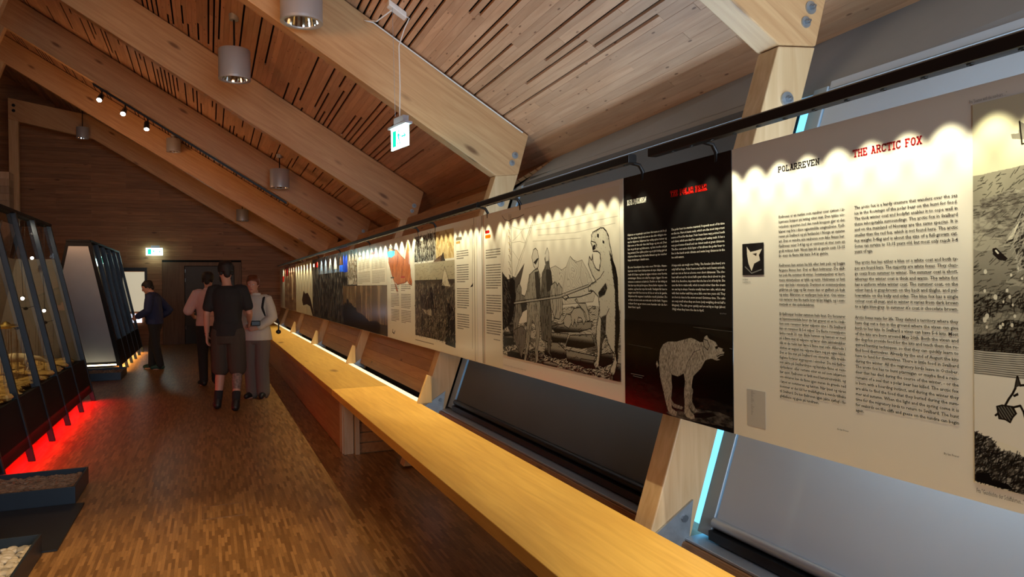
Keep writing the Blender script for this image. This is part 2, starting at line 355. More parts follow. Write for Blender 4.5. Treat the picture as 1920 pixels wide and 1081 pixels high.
# leaning right-hand wall: shell, grey soffit panels, sill, windows
def wallprof(o): return [(xin(0)+o, 0), (xin(.46)+o, .46)]
wr = struct('wall_right', MB().prism([(xin(0)+.16, 0), (xin(.46)+.16, .46), (xin(.46)+.38, .46), (xin(0)+.38, 0)], 'Y', YBACK, YEND), 'panel_pine')
def sf(y0, y1, mat, nm='soffit_panel'):
    mb = MB()
    z0, z1 = zdeck(3.0, y0)+.02, zdeck(3.0, y1)+.02
    lo = [(2.56, y0, 2.40), (2.60, y0, 2.37), (2.60, y1, 2.37), (2.56, y1, 2.40)]
    mb.hexa(lo, [(3.0, y0, z0), (3.08, y0, z0), (3.08, y1, z1), (3.0, y1, z1)]); return obj(nm, mb, mat, wr)
sf(YBACK, FY[0]+.07, 'soffit_grey'); sf(FY[0]+.07, FY[1]+.1, 'soffit_grey')
n = 9
for k in range(1, 6):
    ya, yb = FY[k]+.14, (FY[k+1] if k < 5 else YEND)
    if k == 1:
        pass
    for i in range(n):      # upper boards, above the exhibition panels
        a, c = i/n, (i+1)/n
        P0 = Vector((xin(2.40)+.12, 0, 2.40)); P1 = Vector((3.0, 0, zdeck(3.0, ya)+.02)); q0 = P0.lerp(P1, a); q1 = P0.lerp(P1, c-.012)
        mb = MB(); lo = [(q0.x, ya, q0.z), (q0.x+.03, ya, q0.z-.02), (q0.x+.03, yb, q0.z-.02), (q0.x, yb, q0.z)]
        dz = -.027*(yb-ya) if 0 else 0
        mb.hexa(lo, [(q1.x, ya, q1.z), (q1.x+.03, ya, q1.z-.02), (q1.x+.03, yb, q1.z-.02), (q1.x, yb, q1.z)], .05+.95*random.random()); obj('upper_board', mb, 'panel_pine', wr)
    nb = 19                  # leaning boards between the columns
    for i in range(nb):
        z0 = .55+i*.1; z1 = z0+.098; h = .012*(i % 2)*0
        mb = MB(); lo = [(xin(z0)+.115, ya, z0), (xin(z0)+.145, ya, z0), (xin(z0)+.145, yb, z0), (xin(z0)+.115, yb, z0)]
        mb.hexa(lo, [(xin(z1)+.115, ya, z1), (xin(z1)+.145, ya, z1), (xin(z1)+.145, yb, z1), (xin(z1)+.115, yb, z1)], .05+.95*random.random()); obj('wall_board', mb, 'panel_pine', wr)
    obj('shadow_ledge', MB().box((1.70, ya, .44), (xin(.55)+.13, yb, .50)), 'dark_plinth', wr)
    # insulated backing keeps daylight out of the boarded bays
    obj('backing', MB().hexa([(xin(.4)+.2, ya-.14, .4), (xin(.4)+.26, ya-.14, .4), (xin(.4)+.26, yb, .4), (xin(.4)+.2, yb, .4)],
                             [(3.03, ya-.14, 2.72), (3.12, ya-.14, 2.72), (3.12, yb, 2.62), (3.03, yb, 2.62)]), 'dark_void', wr)
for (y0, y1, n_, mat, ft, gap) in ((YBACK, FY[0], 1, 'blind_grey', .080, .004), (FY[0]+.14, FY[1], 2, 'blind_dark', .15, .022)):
    o = .30
    wn = struct(f'window_{n_}', MB().hexa([(xin(.5)+o, y0, .5), (xin(.5)+o+.012, y0, .5), (xin(.5)+o+.012, y1-gap, .5), (xin(.5)+o, y1-gap, .5)],
                                         [(xin(2.5)+o, y0, 2.5), (xin(2.5)+o+.012, y0, 2.5), (xin(2.5)+o+.012, y1-gap, 2.5), (xin(2.5)+o, y1-gap, 2.5)]), 'window_glass')
    fa, fb = (y1-gap-ft, y1-gap) if n_ == 1 else (y1-ft+.03, y1)
    for (a, c) in ((fa, fb), (y0, y0+.07)):
        mb = MB(); lo = [(xin(.5)+.225, a, .5), (xin(.5)+.29, a, .5), (xin(.5)+.29, c, .5), (xin(.5)+.225, c, .5)]
        mb.hexa(lo, [(xin(2.42)+.225, a, 2.42), (xin(2.42)+.29, a, 2.42), (xin(2.42)+.29, c, 2.42), (xin(2.42)+.225, c, 2.42)]); obj('window_frame', mb, 'frame_grey', wn, bevel=.004)
    obj('window_sill', MB().prism([(xin(.48)+.168, .470), (xin(.48)+.30, .470), (xin(.48)+.30, .486), (xin(.48)+.168, .482)], 'Y', y0, y1), 'aluminium', wn, bevel=.003)
    obj('sill_board', MB().prism([(xin(.2)+.11, .10), (xin(.46)+.165, .468), (xin(.46)+.26, .468), (xin(.2)+.26, .10)], 'Y', y0, y1), 'panel_pine', wn)
    obj('bottom_light_stop', MB().box((xin(.5)+.275, y0, .484), (xin(.5)+.32, (y1-gap-ft if n_ == 1 else y1), .575)), 'frame_grey', wn)  # bar added to block sky light below the blind
    b0, b1 = y0+.06, (fa-.004 if n_ == 1 else fa-.022)
    bo = .235
    bl = root('roller_blind', (xin(.5)+bo, (b0+b1)/2, .52), ('light grey roller blind lowered behind the white arctic fox panel, nearest the viewer' if n_ == 1 else 'charcoal roller blind lowered in the window behind the bear engraving panel'), 'blind')
    mb = MB(); zb = .575
    lo = [(xin(zb)+bo, b0, zb), (xin(zb)+bo+.004, b0, zb), (xin(zb)+bo+.004, b1, zb), (xin(zb)+bo, b1, zb)]
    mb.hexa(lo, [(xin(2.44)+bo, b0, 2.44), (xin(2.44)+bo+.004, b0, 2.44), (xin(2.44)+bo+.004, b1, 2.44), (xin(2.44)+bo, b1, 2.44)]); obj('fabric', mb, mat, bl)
    obj('hem_bar', MB().tube([(xin(.56)+bo-.004, b0, .556), (xin(.56)+bo-.004, b1, .556)], .022, 14), ('aluminium' if n_ == 1 else 'black_metal'), bl, smooth=True)
    obj('bottom_rail', MB().box((xin(.51)+bo-.02, b0, .492), (xin(.51)+bo+.03, b1, .530)), 'black_metal', bl)

# ------------------------------------------------------------------ glulam frames
XL = [-1.0, -1.35, -1.9, -2.75, -3.5, -4.19]
FL = ['nearest sloping timber frame, beam end and column above the arctic fox panel',
      'timber frame whose lit beam passes behind the hanging exit sign',
      'timber frame just beyond the silver pendant lamp on a rod',
      'timber frame carrying the black spotlight track under its beam',
      'dim timber frame between the spotlight track and the last bent frame',
      'last timber frame before the end wall, its beam bent and propped on a left post']
TK = .14
for k, y in enumerate(FY):
    zo = -.027*(y-6)
    rtn = root('timber_portal', (xin(0), y+TK/2, 0), FL[k], 'timber frame')
    def zb(X): return 2.51+.612*(2.36-X)+zo
    def zt(X): return 2.90+.605*(2.68-X)+zo-.012
    if k < 5:
        prof = [(2.36, 2.51+zo), (2.577, 2.53+zo), (2.68, zt(2.68)), (XL[k]-.3, zt(XL[k]-.3)), (XL[k]-.3, zb(XL[k]-.3))]
        obj('rafter', MB().prism(prof, 'Y', y, y+TK), 'glulam_rafter', rtn, bevel=.006)
        xl = XL[k]; zz = zb(xl)+.02
        prof = [(xl-.35*zz, 0.0), (xl-.25-.35*zz, 0.0), (xl-.25, zz+.15), (xl, zz)]
        obj('left_column', MB().prism(prof[::-1], 'Y', y+.002, y+TK-.002), 'glulam_column', rtn, bevel=.006)
    else:
        xk = -2.5; zk = zb(xk)
        prof = [(2.36, 2.51+zo), (2.577, 2.53+zo), (2.68, zt(2.68)), (xk-.1, zk+.56), (-4.19, 5.94), (-4.19, 5.45), (xk, zk)]
        obj('rafter', MB().prism(prof, 'Y', y, y+TK), 'glulam_rafter', rtn, bevel=.006)
        obj('left_post', MB().box((-4.19, y+.01, 0), (-4.0, y+TK-.01, 5.47)), 'glulam_column', rtn, bevel=.006)
        for dz in (5.82, 5.70): obj('bolt', MB().tube([(-4.08, y-.02, dz-.05), (-4.08, y+.01, dz-.05)], .035, 12), 'black_metal', rtn)
    prof = [(xin(.02), .02), (xin(.02)+.215, .02), (2.577, 2.53+zo), (2.36, 2.51+zo)]
    if k == 0: prof = [(xin(.02), .02), (xin(.02)+.215, .02), (2.577, 2.62), (2.36, 2.60)]
    obj('column', MB().prism(prof, 'Y', y+.004, y+TK-.004), 'glulam_column', rtn, bevel=.006)
    for (bx, bz, br_) in ((2.545, 2.70+zo, .030), (2.515, 2.63+zo, .026), (xin(2.27)+.12, 2.27+zo, .034)):
        bl = obj('bolt', MB().tube([(bx, y-.006, bz), (bx, y+.01, bz)], br_, 20), 'galvanised', rtn, smooth=True)
        obj('nut', MB().tube([(bx, y-.022, bz), (bx, y-.004, bz)], br_*.45, 6), 'bolt_steel', bl)
        obj('thread', MB().tube([(bx, y-.032, bz), (bx, y-.02, bz)], br_*.22, 10), 'bolt_steel', bl)
    # galvanised shoe plate at the foot of each column
    obj('steel_plate', MB().prism([(xin(.5)-.01, .50), (xin(.5)+.205, .635), (xin(.4)+.20, .36), (xin(.4)-.01, .36)], 'Y', y-.008, y+.002), 'galvanised', rtn)
    bl = obj('bolt', MB().tube([(xin(.55)+.14, y-.018, .565), (xin(.55)+.14, y-.004, .565)], .016, 8), 'bolt_steel', rtn)
# planked pier at the far left, in front of the end wall
pr = root('timber_pier', (-4.5, 19.3, 0), 'pale planked timber pier standing at the far left behind the glass cases', 'pier')
for i in range(26): obj('plank', MB().box((-5.15, 19.1, i*.16+.002), (-4.06, 19.5, i*.16+.158), .05+.95*random.random()), 'leg_spruce', pr)

# ------------------------------------------------------------------ long bench
bn = root('bench', (1.36, 10.5, 0), 'long yellow-lit pine bench running the length of the hall under the exhibition panels', 'bench')
BZ = .55
def plank_run(name, x0, x1, z0, z1, ys, mat, par):
    for a, c in zip(ys[:-1], ys[1:]): obj(name, MB().box((x0, a+.0008, z0), (x1, c-.0008, z1), .2+.6*random.random()), mat, par, bevel=.003)
plank_run('seat_plank', 1.087, 1.637, BZ-.062, BZ, [-2.2, 7.1, 14.4, 21.55], 'bench_pine', bn)
fp = [ [1.135, 1.150] ]
ys = [6.86, 9.8, 12.8, 15.8, 18.8, 21.5]
for a, c in zip(ys[:-1], ys[1:]):
    for i in range(5):
        z0 = .006+i*.096; obj('front_board', MB().box((1.130+.012*(i % 2)*0, a+.001, z0), (1.150, c-.001, z0+.0945), .05+.95*random.random()), 'panel_pine', bn)
# end support: chamfered white board, post and planked cheek
obj('end_board', MB().prism([(6.72, 0), (6.86, 0), (6.86, .487), (6.80, .487), (6.72, .455)][::-1], 'X', 1.118, 1.150), 'leg_spruce', bn, bevel=.003)
obj('end_board', MB().prism([(1.128, 0), (1.215, 0), (1.215, .487), (1.175, .487), (1.128, .45)], 'Y', 6.68, 6.705), 'leg_spruce', bn, bevel=.003)
obj('post', MB().box((1.222, 6.63, 0), (1.262, 6.70, .487)), 'leg_spruce', bn, bevel=.003)
for i in range(5):
    obj('cheek_board', MB().box((1.265, 6.66, .006+i*.096), (1.60, 6.69, .006+i*.096+.088), .05+.95*random.random()), 'panel_pine', bn, bevel=.004)
obj('pale_ledge', MB().box((1.640, 6.06, BZ-.03), (1.700, 21.4, BZ-.002)), 'ledge_lit_white', bn)  # pale back ledge, no lamp; emission imitates the light falling on it
for k, y in enumerate(FY[1:5]):
    obj('fin', MB().prism([(1.61, BZ), (1.735, BZ), (1.735, BZ+.225), (1.700, BZ+.235)], 'Y', y-.05, y-.008), 'fin_pine', bn, bevel=.003, label='triangular wooden fin standing on the back edge of the bench')
# ------------------------------------------------------------------ printed artwork: small raster painter working in panel millimetres
class Art:
    """canvas over panel rectangle; u runs from the far edge (large y) to the near edge, v is height"""
    def __init__(s, yfar, ynear, z0, z1, ppm, col):
        s.yf, s.yn, s.z0, s.z1, s.k = yfar, ynear, z0, z1, ppm
        s.W = int((yfar-ynear)*ppm); s.H = int((z1-z0)*ppm); s.a = np.ones((s.H, s.W, 3), np.float32)*np.array(col, np.float32)
    def q(s, pts): return np.array([((s.yf-p[0]/1000)*s.k, (p[1]/1000-s.z0)*s.k) for p in pts], np.float32)
    def noise(s, sx, sy, seed=0, octs=3):
        r = np.random.default_rng(seed); out = np.zeros((s.H, s.W), np.float32); amp = 1; tot = 0
        for o in range(octs):
            nx = max(2, int(s.W/sx*2**o)); ny = max(2, int(s.H/sy*2**o)); g = r.random((ny+2, nx+2)).astype(np.float32)
            X = np.linspace(0, nx, s.W, endpoint=False); Y = np.linspace(0, ny, s.H, endpoint=False)
            xi = X.astype(int); yi = Y.astype(int); fx = (X-xi)[None, :]; fy = (Y-yi)[:, None]; fx = fx*fx*(3-2*fx); fy = fy*fy*(3-2*fy)
            A = g[yi][:, xi]; B = g[yi][:, xi+1]; C = g[yi+1][:, xi]; E_ = g[yi+1][:, xi+1]
            out += amp*((A*(1-fx)+B*fx)*(1-fy)+(C*(1-fx)+E_*fx)*fy); tot += amp; amp *= .55
        return out/tot
    def win(s, P, pad):
        x0 = max(0, int(P[:, 0].min()-pad)); x1 = min(s.W, int(P[:, 0].max()+pad)+1); y0 = max(0, int(P[:, 1].min()-pad)); y1 = min(s.H, int(P[:, 1].max()+pad)+1)
        return x0, x1, y0, y1
    def mask(s, pts):
        P = s.q(pts); x0, x1, y0, y1 = s.win(P, 1)
        M = np.zeros((s.H, s.W), bool)
        if x1 <= x0 or y1 <= y0: return M
        X = np.arange(x0, x1)[None, :]+.5; Y = np.arange(y0, y1)[:, None]+.5; ins = np.zeros((y1-y0, x1-x0), bool); n = len(P)
        for i in range(n):
            ax, ay = P[i]; bx, by = P[(i+1) % n]
            if ay == by: continue
            c = (ay > Y) != (by > Y); xx = (bx-ax)*(Y-ay)/(by-ay)+ax; ins ^= c & (X < xx)
        M[y0:y1, x0:x1] = ins; return M
    def put(s, M, col, al=1.):
        A = (M*al)[..., None] if M.dtype != bool else (M.astype(np.float32)*al)[..., None]
        s.a = s.a*(1-A)+np.array(col, np.float32)*A; return s
    def fill(s, pts, col, al=1.): return s.put(s.mask(pts), col, al)
    def line(s, pts, w, col=(.08, .07, .06), al=1., close=False):
        P = s.q(pts); w = w*s.k/1000
        if close: P = np.vstack([P, P[:1]])
        for i in range(len(P)-1):
            seg = P[i:i+2]; x0, x1, y0, y1 = s.win(seg, w+2)
            if x1 <= x0 or y1 <= y0: continue
            X = np.arange(x0, x1)[None, :]+.5; Y = np.arange(y0, y1)[:, None]+.5; d = seg[1]-seg[0]; L2 = max(float(d@d), 1e-6)
            t = np.clip(((X-seg[0, 0])*d[0]+(Y-seg[0, 1])*d[1])/L2, 0, 1); ds = np.hypot(X-seg[0, 0]-t*d[0], Y-seg[0, 1]-t*d[1])
            A = (np.clip(w/2+.6-ds, 0, 1)*al)[..., None]; s.a[y0:y1, x0:x1] = s.a[y0:y1, x0:x1]*(1-A)+np.array(col, np.float32)*A
        return s
    def hatch(s, M, ang, pitch, duty, col=(.08, .07, .06), al=.9, warp=0, seed=1, fade=None):
        Y, X = np.mgrid[0:s.H, 0:s.W].astype(np.float32); p = pitch*s.k/1000
        t = (X*math.cos(ang)+Y*math.sin(ang))/p
        if warp: t = t+warp*s.noise(60*s.k/1000, 60*s.k/1000, seed, 2)*6
        v = .5+.5*np.sin(t*2*math.pi); d = duty if fade is None else duty*fade
        A = np.clip((v-(1-d))*4, 0, 1)*M*al; return s.put(A.astype(np.float32), col)
    def scrib(s, M, n, ang, ln=22, w=2.2, col=(.07, .06, .05), al=.8, jit=.35, seed=5):
        ys, xs = np.nonzero(M); r_ = random.Random(seed)
        if not len(xs): return s
        for _ in range(n):
            i = r_.randrange(len(xs)); y = s.yf*1000-xs[i]/s.k*1000; z = (ys[i]/s.k+s.z0)*1000; t = ang+(r_.random()-.5)*2*jit; l = ln*(.4+.8*r_.random())/2; c = (r_.random()-.5)*l*.5
            dx, dz = math.cos(t)*l, math.sin(t)*l; s.line([(y+dx, z-dz), (y+c*math.sin(t)*.4, z+c*math.cos(t)*.4), (y-dx, z+dz)], w*(.6+.7*r_.random()), col, al)
        return s
    def blur(s, M, n):
        A = M.astype(np.float32)
        for _ in range(n): A = (A+np.roll(A, 1, 0)+np.roll(A, -1, 0)+np.roll(A, 1, 1)+np.roll(A, -1, 1))/5
        return A
    def stripes(s, y0, y1, z0, z1, n, col=(.3, .3, .28), al=.7, gaps=(), seed=3):
        """lines of small print too small to read from here"""
        r = random.Random(seed); p = (z1-z0)/n
        for i in range(n):
            if i in gaps: continue
            z = z1-(i+.5)*p; e = y1 if (i+1) not in gaps and i != n-1 else y1+(y0-y1)*r.random()*.7
            y = y0
            while y > e:
                wd = (.012+.03*r.random())*1.0; ye = max(e, y-wd); s.line([(y*1000, z*1000), (ye*1000, z*1000)], p*1000*.38, col, al*(.75+.25*r.random())); y = ye-.006
    def picture(s, name, parent, x=1.6988, rough=.16):
        H, W = s.H, s.W; im = D.images.new(name, W, H); px = np.ones((H, W, 4), np.float32); px[..., :3] = np.clip(s.a*1.12, 0, 1); im.pixels.foreach_set(px.ravel()); im.pack()
        mt = D.materials.new(name+'_print'); mt.use_nodes = True; nt = mt.node_tree; b = nt.nodes['Principled BSDF']; t = nt.nodes.new('ShaderNodeTexImage'); t.image = im; t.extension = 'EXTEND'
        nt.links.new(t.outputs[0], b.inputs['Base Color']); b.inputs['Roughness'].default_value = rough
        off = origin(parent); me = D.meshes.new(name)
        vs = [(x, s.yf, s.z0), (x, s.yn, s.z0), (x, s.yn, s.z1), (x, s.yf, s.z1)]
        me.from_pydata([(a-off.x, c-off.y, d-off.z) for a, c, d in vs], [], [(0, 1, 2, 3)]); uv = me.uv_layers.new(name='UVMap')
        for i, c in enumerate(((0, 0), (1, 0), (1, 1), (0, 1))): uv.data[i].uv = c
        me.materials.append(mt); o = D.objects.new('picture', me); COL.objects.link(o); o.parent = parent; return o
PXP = 1.70
def panel(yfar, ynear, label, mat='panel_white', z0=1.015, z1=2.013):
    r = root('exhibition_panel', (1.703, (yfar+ynear)/2, z0), label, 'panel')
    obj('board', MB().box((1.700, ynear, z0), (1.706, yfar, z1)), mat, r); return r
# slab-serif capitals drawn as strokes (unit height 1)
GL = {'T': [[(0,1),(.7,1)],[(.35,1),(.35,0)],[(.2,0),(.5,0)],[(0,1),(0,.82)],[(.7,1),(.7,.82)]],
 'H': [[(.1,1),(.1,0)],[(.6,1),(.6,0)],[(.1,.5),(.6,.5)],[(0,0),(.22,0)],[(.48,0),(.7,0)],[(0,1),(.22,1)],[(.48,1),(.7,1)]],
 'E': [[(.1,1),(.1,0)],[(0,1),(.6,1)],[(0,0),(.62,0)],[(.1,.5),(.42,.5)],[(.6,1),(.6,.83)],[(.62,0),(.62,.18)]],
 'A': [[(.1,0),(.35,1),(.6,0)],[(.2,.35),(.5,.35)],[(0,0),(.2,0)],[(.5,0),(.7,0)],[(.2,1),(.38,1)]],
 'R': [[(.1,1),(.1,0)],[(0,1),(.45,1),(.58,.9),(.58,.62),(.45,.5),(.1,.5)],[(.35,.5),(.58,0)],[(0,0),(.22,0)],[(.55,0),(.7,0)]],
 'C': [[(.6,.82),(.5,.97),(.25,1),(.08,.85),(.03,.5),(.08,.15),(.25,0),(.5,.03),(.62,.2)],[(.6,.82),(.6,1)]],
 'I': [[(.2,1),(.2,0)],[(.03,1),(.37,1)],[(.03,0),(.37,0)]],
 'F': [[(.1,1),(.1,0)],[(0,1),(.6,1)],[(.1,.5),(.42,.5)],[(.6,1),(.6,.83)],[(0,0),(.26,0)]],
 'O': [[(.33,1),(.12,.88),(.03,.5),(.12,.12),(.33,0),(.54,.12),(.63,.5),(.54,.88),(.33,1)]],
 'X': [[(.08,1),(.6,0)],[(.6,1),(.08,0)],[(0,1),(.2,1)],[(.5,1),(.7,1)],[(0,0),(.2,0)],[(.5,0),(.7,0)]],
 'P': [[(.1,1),(.1,0)],[(0,1),(.45,1),(.58,.9),(.58,.6),(.45,.48),(.1,.48)],[(0,0),(.26,0)]],
 'L': [[(.1,1),(.1,0)],[(0,1),(.24,1)],[(0,0),(.58,0)],[(.58,0),(.58,.2)]],
 'V': [[(.06,1),(.35,0),(.62,1)],[(0,1),(.2,1)],[(.5,1),(.7,1)]],
 'N': [[(.1,0),(.1,1),(.58,0),(.58,1)],[(0,0),(.22,0)],[(.46,1),(.7,1)],[(0,1),(.1,1)]],
 'B': [[(.1,1),(.1,0)],[(0,1),(.43,1),(.55,.9),(.55,.62),(.43,.52),(.1,.52)],[(.43,.52),(.6,.4),(.6,.1),(.45,0),(0,0)]],
 'S': [[(.58,.8),(.5,.96),(.3,1),(.1,.92),(.06,.7),(.2,.56),(.45,.46),(.6,.3),(.55,.08),(.35,0),(.12,.04),(.04,.22)],[(.58,.8),(.58,1)]],
 'J': [[(.45,1),(.45,.2),(.35,.02),(.15,.02),(.05,.2)],[(.28,1),(.62,1)]],
 'Ø': [[(.33,1),(.12,.88),(.03,.5),(.12,.12),(.33,0),(.54,.12),(.63,.5),(.54,.88),(.33,1)],[(.0,-.08),(.66,1.08)]], ' ': []}
def heading(text, yfar, ynear, zbot, h, wt, mat, parent, gap=.17, rise=0, label=None):
    """stroke lettering from yfar to ynear, h tall"""
    adv = [(.4 if c in 'I' else (.35 if c == ' ' else .7))+gap for c in text]; tot = sum(adv)-gap; sx = (yfar-ynear)/tot; mb = MB(); u = 0
    for c, ad in zip(text, adv):
        for st in GL[c]:
            for a, b_ in zip(st[:-1], st[1:]):
                A = Vector((yfar-(u+a[0])*sx, zbot+a[1]*h)); B = Vector((yfar-(u+b_[0])*sx, zbot+b_[1]*h)); d = B-A
                if d.length < 1e-6: continue
                d.normalize(); nrm = Vector((-d.y, d.x))*wt/2; e = d*wt/2.5; q = [A-e+nrm, A-e-nrm, B+e-nrm, B+e+nrm]
                mb.add([(1.6992, p.x, p.y) for p in q], [(0, 1, 2, 3)])
        u += ad
    o = obj('heading', mb, mat, parent)
    if label: o['label'] = label
    return o
def textblock(lines, yfar, ynear, ztop, lead, mat, parent, last=(), name='text_block', size=.78, bold=0, just=True):
    """real lettering, one font line per printed line, set to the column width"""
    V = []; F = []; dg = bpy.context.evaluated_depsgraph_get()
    for i, ln in enumerate(lines):
        if not ln: continue
        cu = D.curves.new('t', 'FONT'); cu.body = ln; cu.size = lead*size; cu.resolution_u = 1; cu.offset = bold*lead
        o = D.objects.new('t', cu); me = o.to_mesh(); n = len(me.vertices)
        if n:
            xs = np.empty(n*3); me.vertices.foreach_get('co', xs); xs = xs.reshape(-1, 3); wd = xs[:, 0].max()
            full = just and (i not in last); sc = (yfar-ynear)/wd if full else min(1., (yfar-ynear)/wd)*SQ[0]
            if full: SQ[0] = sc
            sc = sc if full else SQ[0]
            k = len(V); z = ztop-i*lead-lead*.75
            V += [(1.6992, yfar-x*sc, z+y_) for x, y_, _ in xs]
            F += [tuple(v+k for v in p.vertices) for p in me.polygons]
        o.to_mesh_clear(); D.objects.remove(o); D.curves.remove(cu)
    mb = MB(); mb.add(V, F); return obj(name, mb, mat, parent)
SQ = [.6]

# --- arctic fox panel
fox = panel(2.033, .62, 'white arctic fox panel with black and red headings, nearest the viewer')
heading('POLARREVEN', 1.809, 1.640, 1.9015, .0165, .0034, 'ink_black', fox)
heading('THE ARCTIC FOX', 1.515, 1.302, 1.9015, .0185, .0036, 'ink_red', fox, gap=.2)
no = ["Fjellreven er en rastløs som vandrer over sjøisen i is-","bjørnens fotspor på leiting etter mat. Den tykke vin-","terpelsen og pusten med den rundt kroppen gjør at den","klarer seg bra i disse ugjestmilde omgivelsene. Fjell-","reven på Svalbard og på fastlandet i Norge er samme","art. Den er mindre enn rødreven som ikke finnes her.","Fjellreven veier 3-4 kg og er omtrent så stor som en","godt voksen katt. Noen kan bli så gamle som 13-15","år, men de fleste blir bare 3-4 år gamle.","",
"Fjellreven kan enten ha blå eller hvit pels og begge","fargene finnes her. Det er flest hvitrever. De skif-","ter pels fra sommer til vinter. Sommerpelsen er kort,","mens vinterpelsen er tykk og varm. Hvitreven er hvit","over det hele i vinterpels. Derimot er sommerpelsen","gråbrun på rygg og lår mens den er gulhvit på buk","og sider. Blåreven er ensfarget hele året. Om vinte-","ren varierer den fra mørk brun til lys blågrå, og i som-","merpels er den sjokoladebrun.","",
"Et fjellrevpar holder sammen hele livet. De forsvarer","et hjemmeområde hvor de har gravet ut et hi i bak-","ken som revemor føder valpene sine i. På Svalbard","kan en revemor få 5-6 valper. De fleste revevalpene","fødes rundt 20. mai. Både hunnen og hannen er med","på å finne mat til valpene og lærer dem jaktteknikker","slik at de raskt kan lære å finne mat selv. Allerede i","slutten av august må valpene klare seg på egen hånd.","Det er lite mat på Svalbard om vinteren. Alle trekk-","fuglene forlater øygruppen i oktober. Da må fjellre-","ven jakte på Svalbardrype og kanskje finne et rein-","dyrkadaver, eller restene etter en sel som isbjørnen","har spist. Fjellreven er født med hamstreinstinkt, og","om vinteren kan de finne igjen maten de gravde ned","i løpet av sommeren og høsten. Når lyset og våren","kommer er det tid for trekkfuglene å vende tilbake","til Svalbard. Da kan fjellreven igjen jakte sjøfugl i fu-","glefjellene og gjess på tundraen."]
en = ["The arctic fox is a hardy creature that wanders over the sea","ice in the footsteps of the polar bear on the hunt for food.","The thick winter coat and bodyfat enables it to cope well in","these inhospitable surroundings. The arctic fox in Svalbard","and on the mainland of Norway are the same species. It is","smaller than the red fox, which is not found here. The arctic","fox weighs 3-4kg and is about the size of a full-grown cat.","Some can survive to 13-15 years old, but most only reach 3-4","years of age.","",
"The arctic fox has either a blue or a white coat and both ty-","pes are found here. The majority are white foxes. They chan-","ge coats from summer to winter. The summer coat is short,","whereas the winter coat is thick and warm. The white fox","has a uniform white winter coat. The summer coat, on the","other hand, is grey-brown on the back and thighs, and yel-","low-white on the belly and sides. The blue fox has a single","colour coat all year, and in winter it varies from dark brown","to a light blue-grey. In summer it's coat is chocolate brown.","",
"Arctic foxes mate for life. They defend a territory where they","have dug out a den in the ground where the vixen can give","birth to her kits. In Svalbard a vixen can have 5-6 kits. Most","of the kits are born around May 20th. Both the vixen and","the dog-fox provide food for the kits and teach them the re-","quired hunting techniques, so that they can quickly learn to","find food themselves. Already by the end of August the kits","have to fend for themselves. There is little food in Svalbard","during the winter. All the migratory birds leave in October.","The arctic fox has to hunt ptarmigan or maybe find a rein-","deer that has died during the course of the winter, - or the","remains of a seal that a polar bear has killed. The arctic fox","is born with a hoarding instinct, and during the winter they","are able to find the food that they buried during the sum-","mer and autumn. When the light and the spring come it is","time for the migratory birds to return to Svalbard. The hunt","for seabirds on the cliffs and geese on the tundra can begin","again."]
LD = 0.01559
textblock(no, 1.809, 1.547, 1.7648, LD, 'ink_black', fox, last=(8, 18, 37), bold=.012)
textblock(en, 1.513, 1.206, 1.7648, LD, 'ink_black', fox, last=(8, 37), bold=.012)
textblock(['AV IAN FRASER'.title()], 1.580, 1.538, 1.118, .008, 'ink_black', fox, name='caption')
textblock(['By Ian Fraser'], 1.246, 1.206, 1.118, .010, 'ink_black', fox, name='caption')
textblock(['Fra "Geschichte der Schiffahrten..."'], 1.163, 1.053, 1.052, .020, 'ink_black', fox, name='caption')
textblock(['Fra "Seamen with the sea-bears, ..."'], 1.175, 1.086, 1.985, .016, 'ink_grey', fox, name='caption')
# small fox-head photograph
a = Art(1.981, 1.877, 1.572, 1.679, 1500, (.10, .10, .11)); n0 = a.noise(20, 20, 4); a.a *= (.6+.8*n0)[..., None]
a.fill([(1959,1669),(1941,1650),(1915,1653),(1885,1658),(1900,1638),(1895,1620),(1923,1610),(1936,1585),(1951,1611),(1957,1636)], (.78, .76, .72)); a.fill([(1931,1643),(1910,1645),(1913,1635)], (.25, .22, .2)); a.line([(1967,1600),(1936,1578),(1890,1589)], 4, (.4, .4, .4))
a.picture('fox_head_photo', fox)
textblock(['Foto Miljøvernet', 'Fra Svalbardposten 1931'], 1.981, 1.877, 1.563, .010, 'ink_black', fox, name='caption', just=False)
obj('credits_label', MB().box((1.6996, 1.875, 1.059), (1.70, 1.965, 1.183)), 'label_grey', fox)
SQ[0] = .55
textblock(['Utstilling:', 'Naturen på Svalbard', 'Jan Olsen', 'Turid Holm', 'Foto', 'Ellen Hansen', 'Bildebehandling', 'Trykk', '', 'Bilder:', 'Norsk Polarinst.', 'Tore Berg', 'Odd Lie', 'Jon Strand', 'Per Vik', 'UNIS'], 1.944, 1.882, 1.179, .0052, 'ink_black', fox, name='caption', just=False)
# landscape engraving with fox
a = Art(1.167, .66, 1.0600, 1.9690, 1000, (.80, .79, .74)); n1 = a.noise(160, 40, 11, 4); n2 = a.noise(12, 8, 12, 3); full = np.ones((a.H, a.W), bool)
Yg, Xg = np.mgrid[0:a.H, 0:a.W]; v = Yg/a.H
sky = v > .80; a.put(sky, (.72, .71, .62)); hill2 = (v < .80+.03*n1) & (v > .60); hill = (v < .73+.12*(Xg/a.W)+.02*n2) & (v > .34)
a.put(hill2, (.50, .49, .44)); a.scrib(hill2, 500, .5, 16, 1.6, al=.5, jit=.6)
a.put(hill, (.50, .49, .45)); a.scrib(hill, 1500, .35, 18, 1.6, al=.45, jit=.5); a.scrib(hill & (v < .5), 1500, .8, 14, 2.2, al=.7, jit=.9, seed=6); a.put((hill*np.clip((.58-v)*3.5, 0, 1)*(.5+n2*.7)).astype(np.float32), (.10, .09, .08), .85)
a.put((hill & (n1 > .58)).astype(np.float32), (.70, .69, .63), .4)
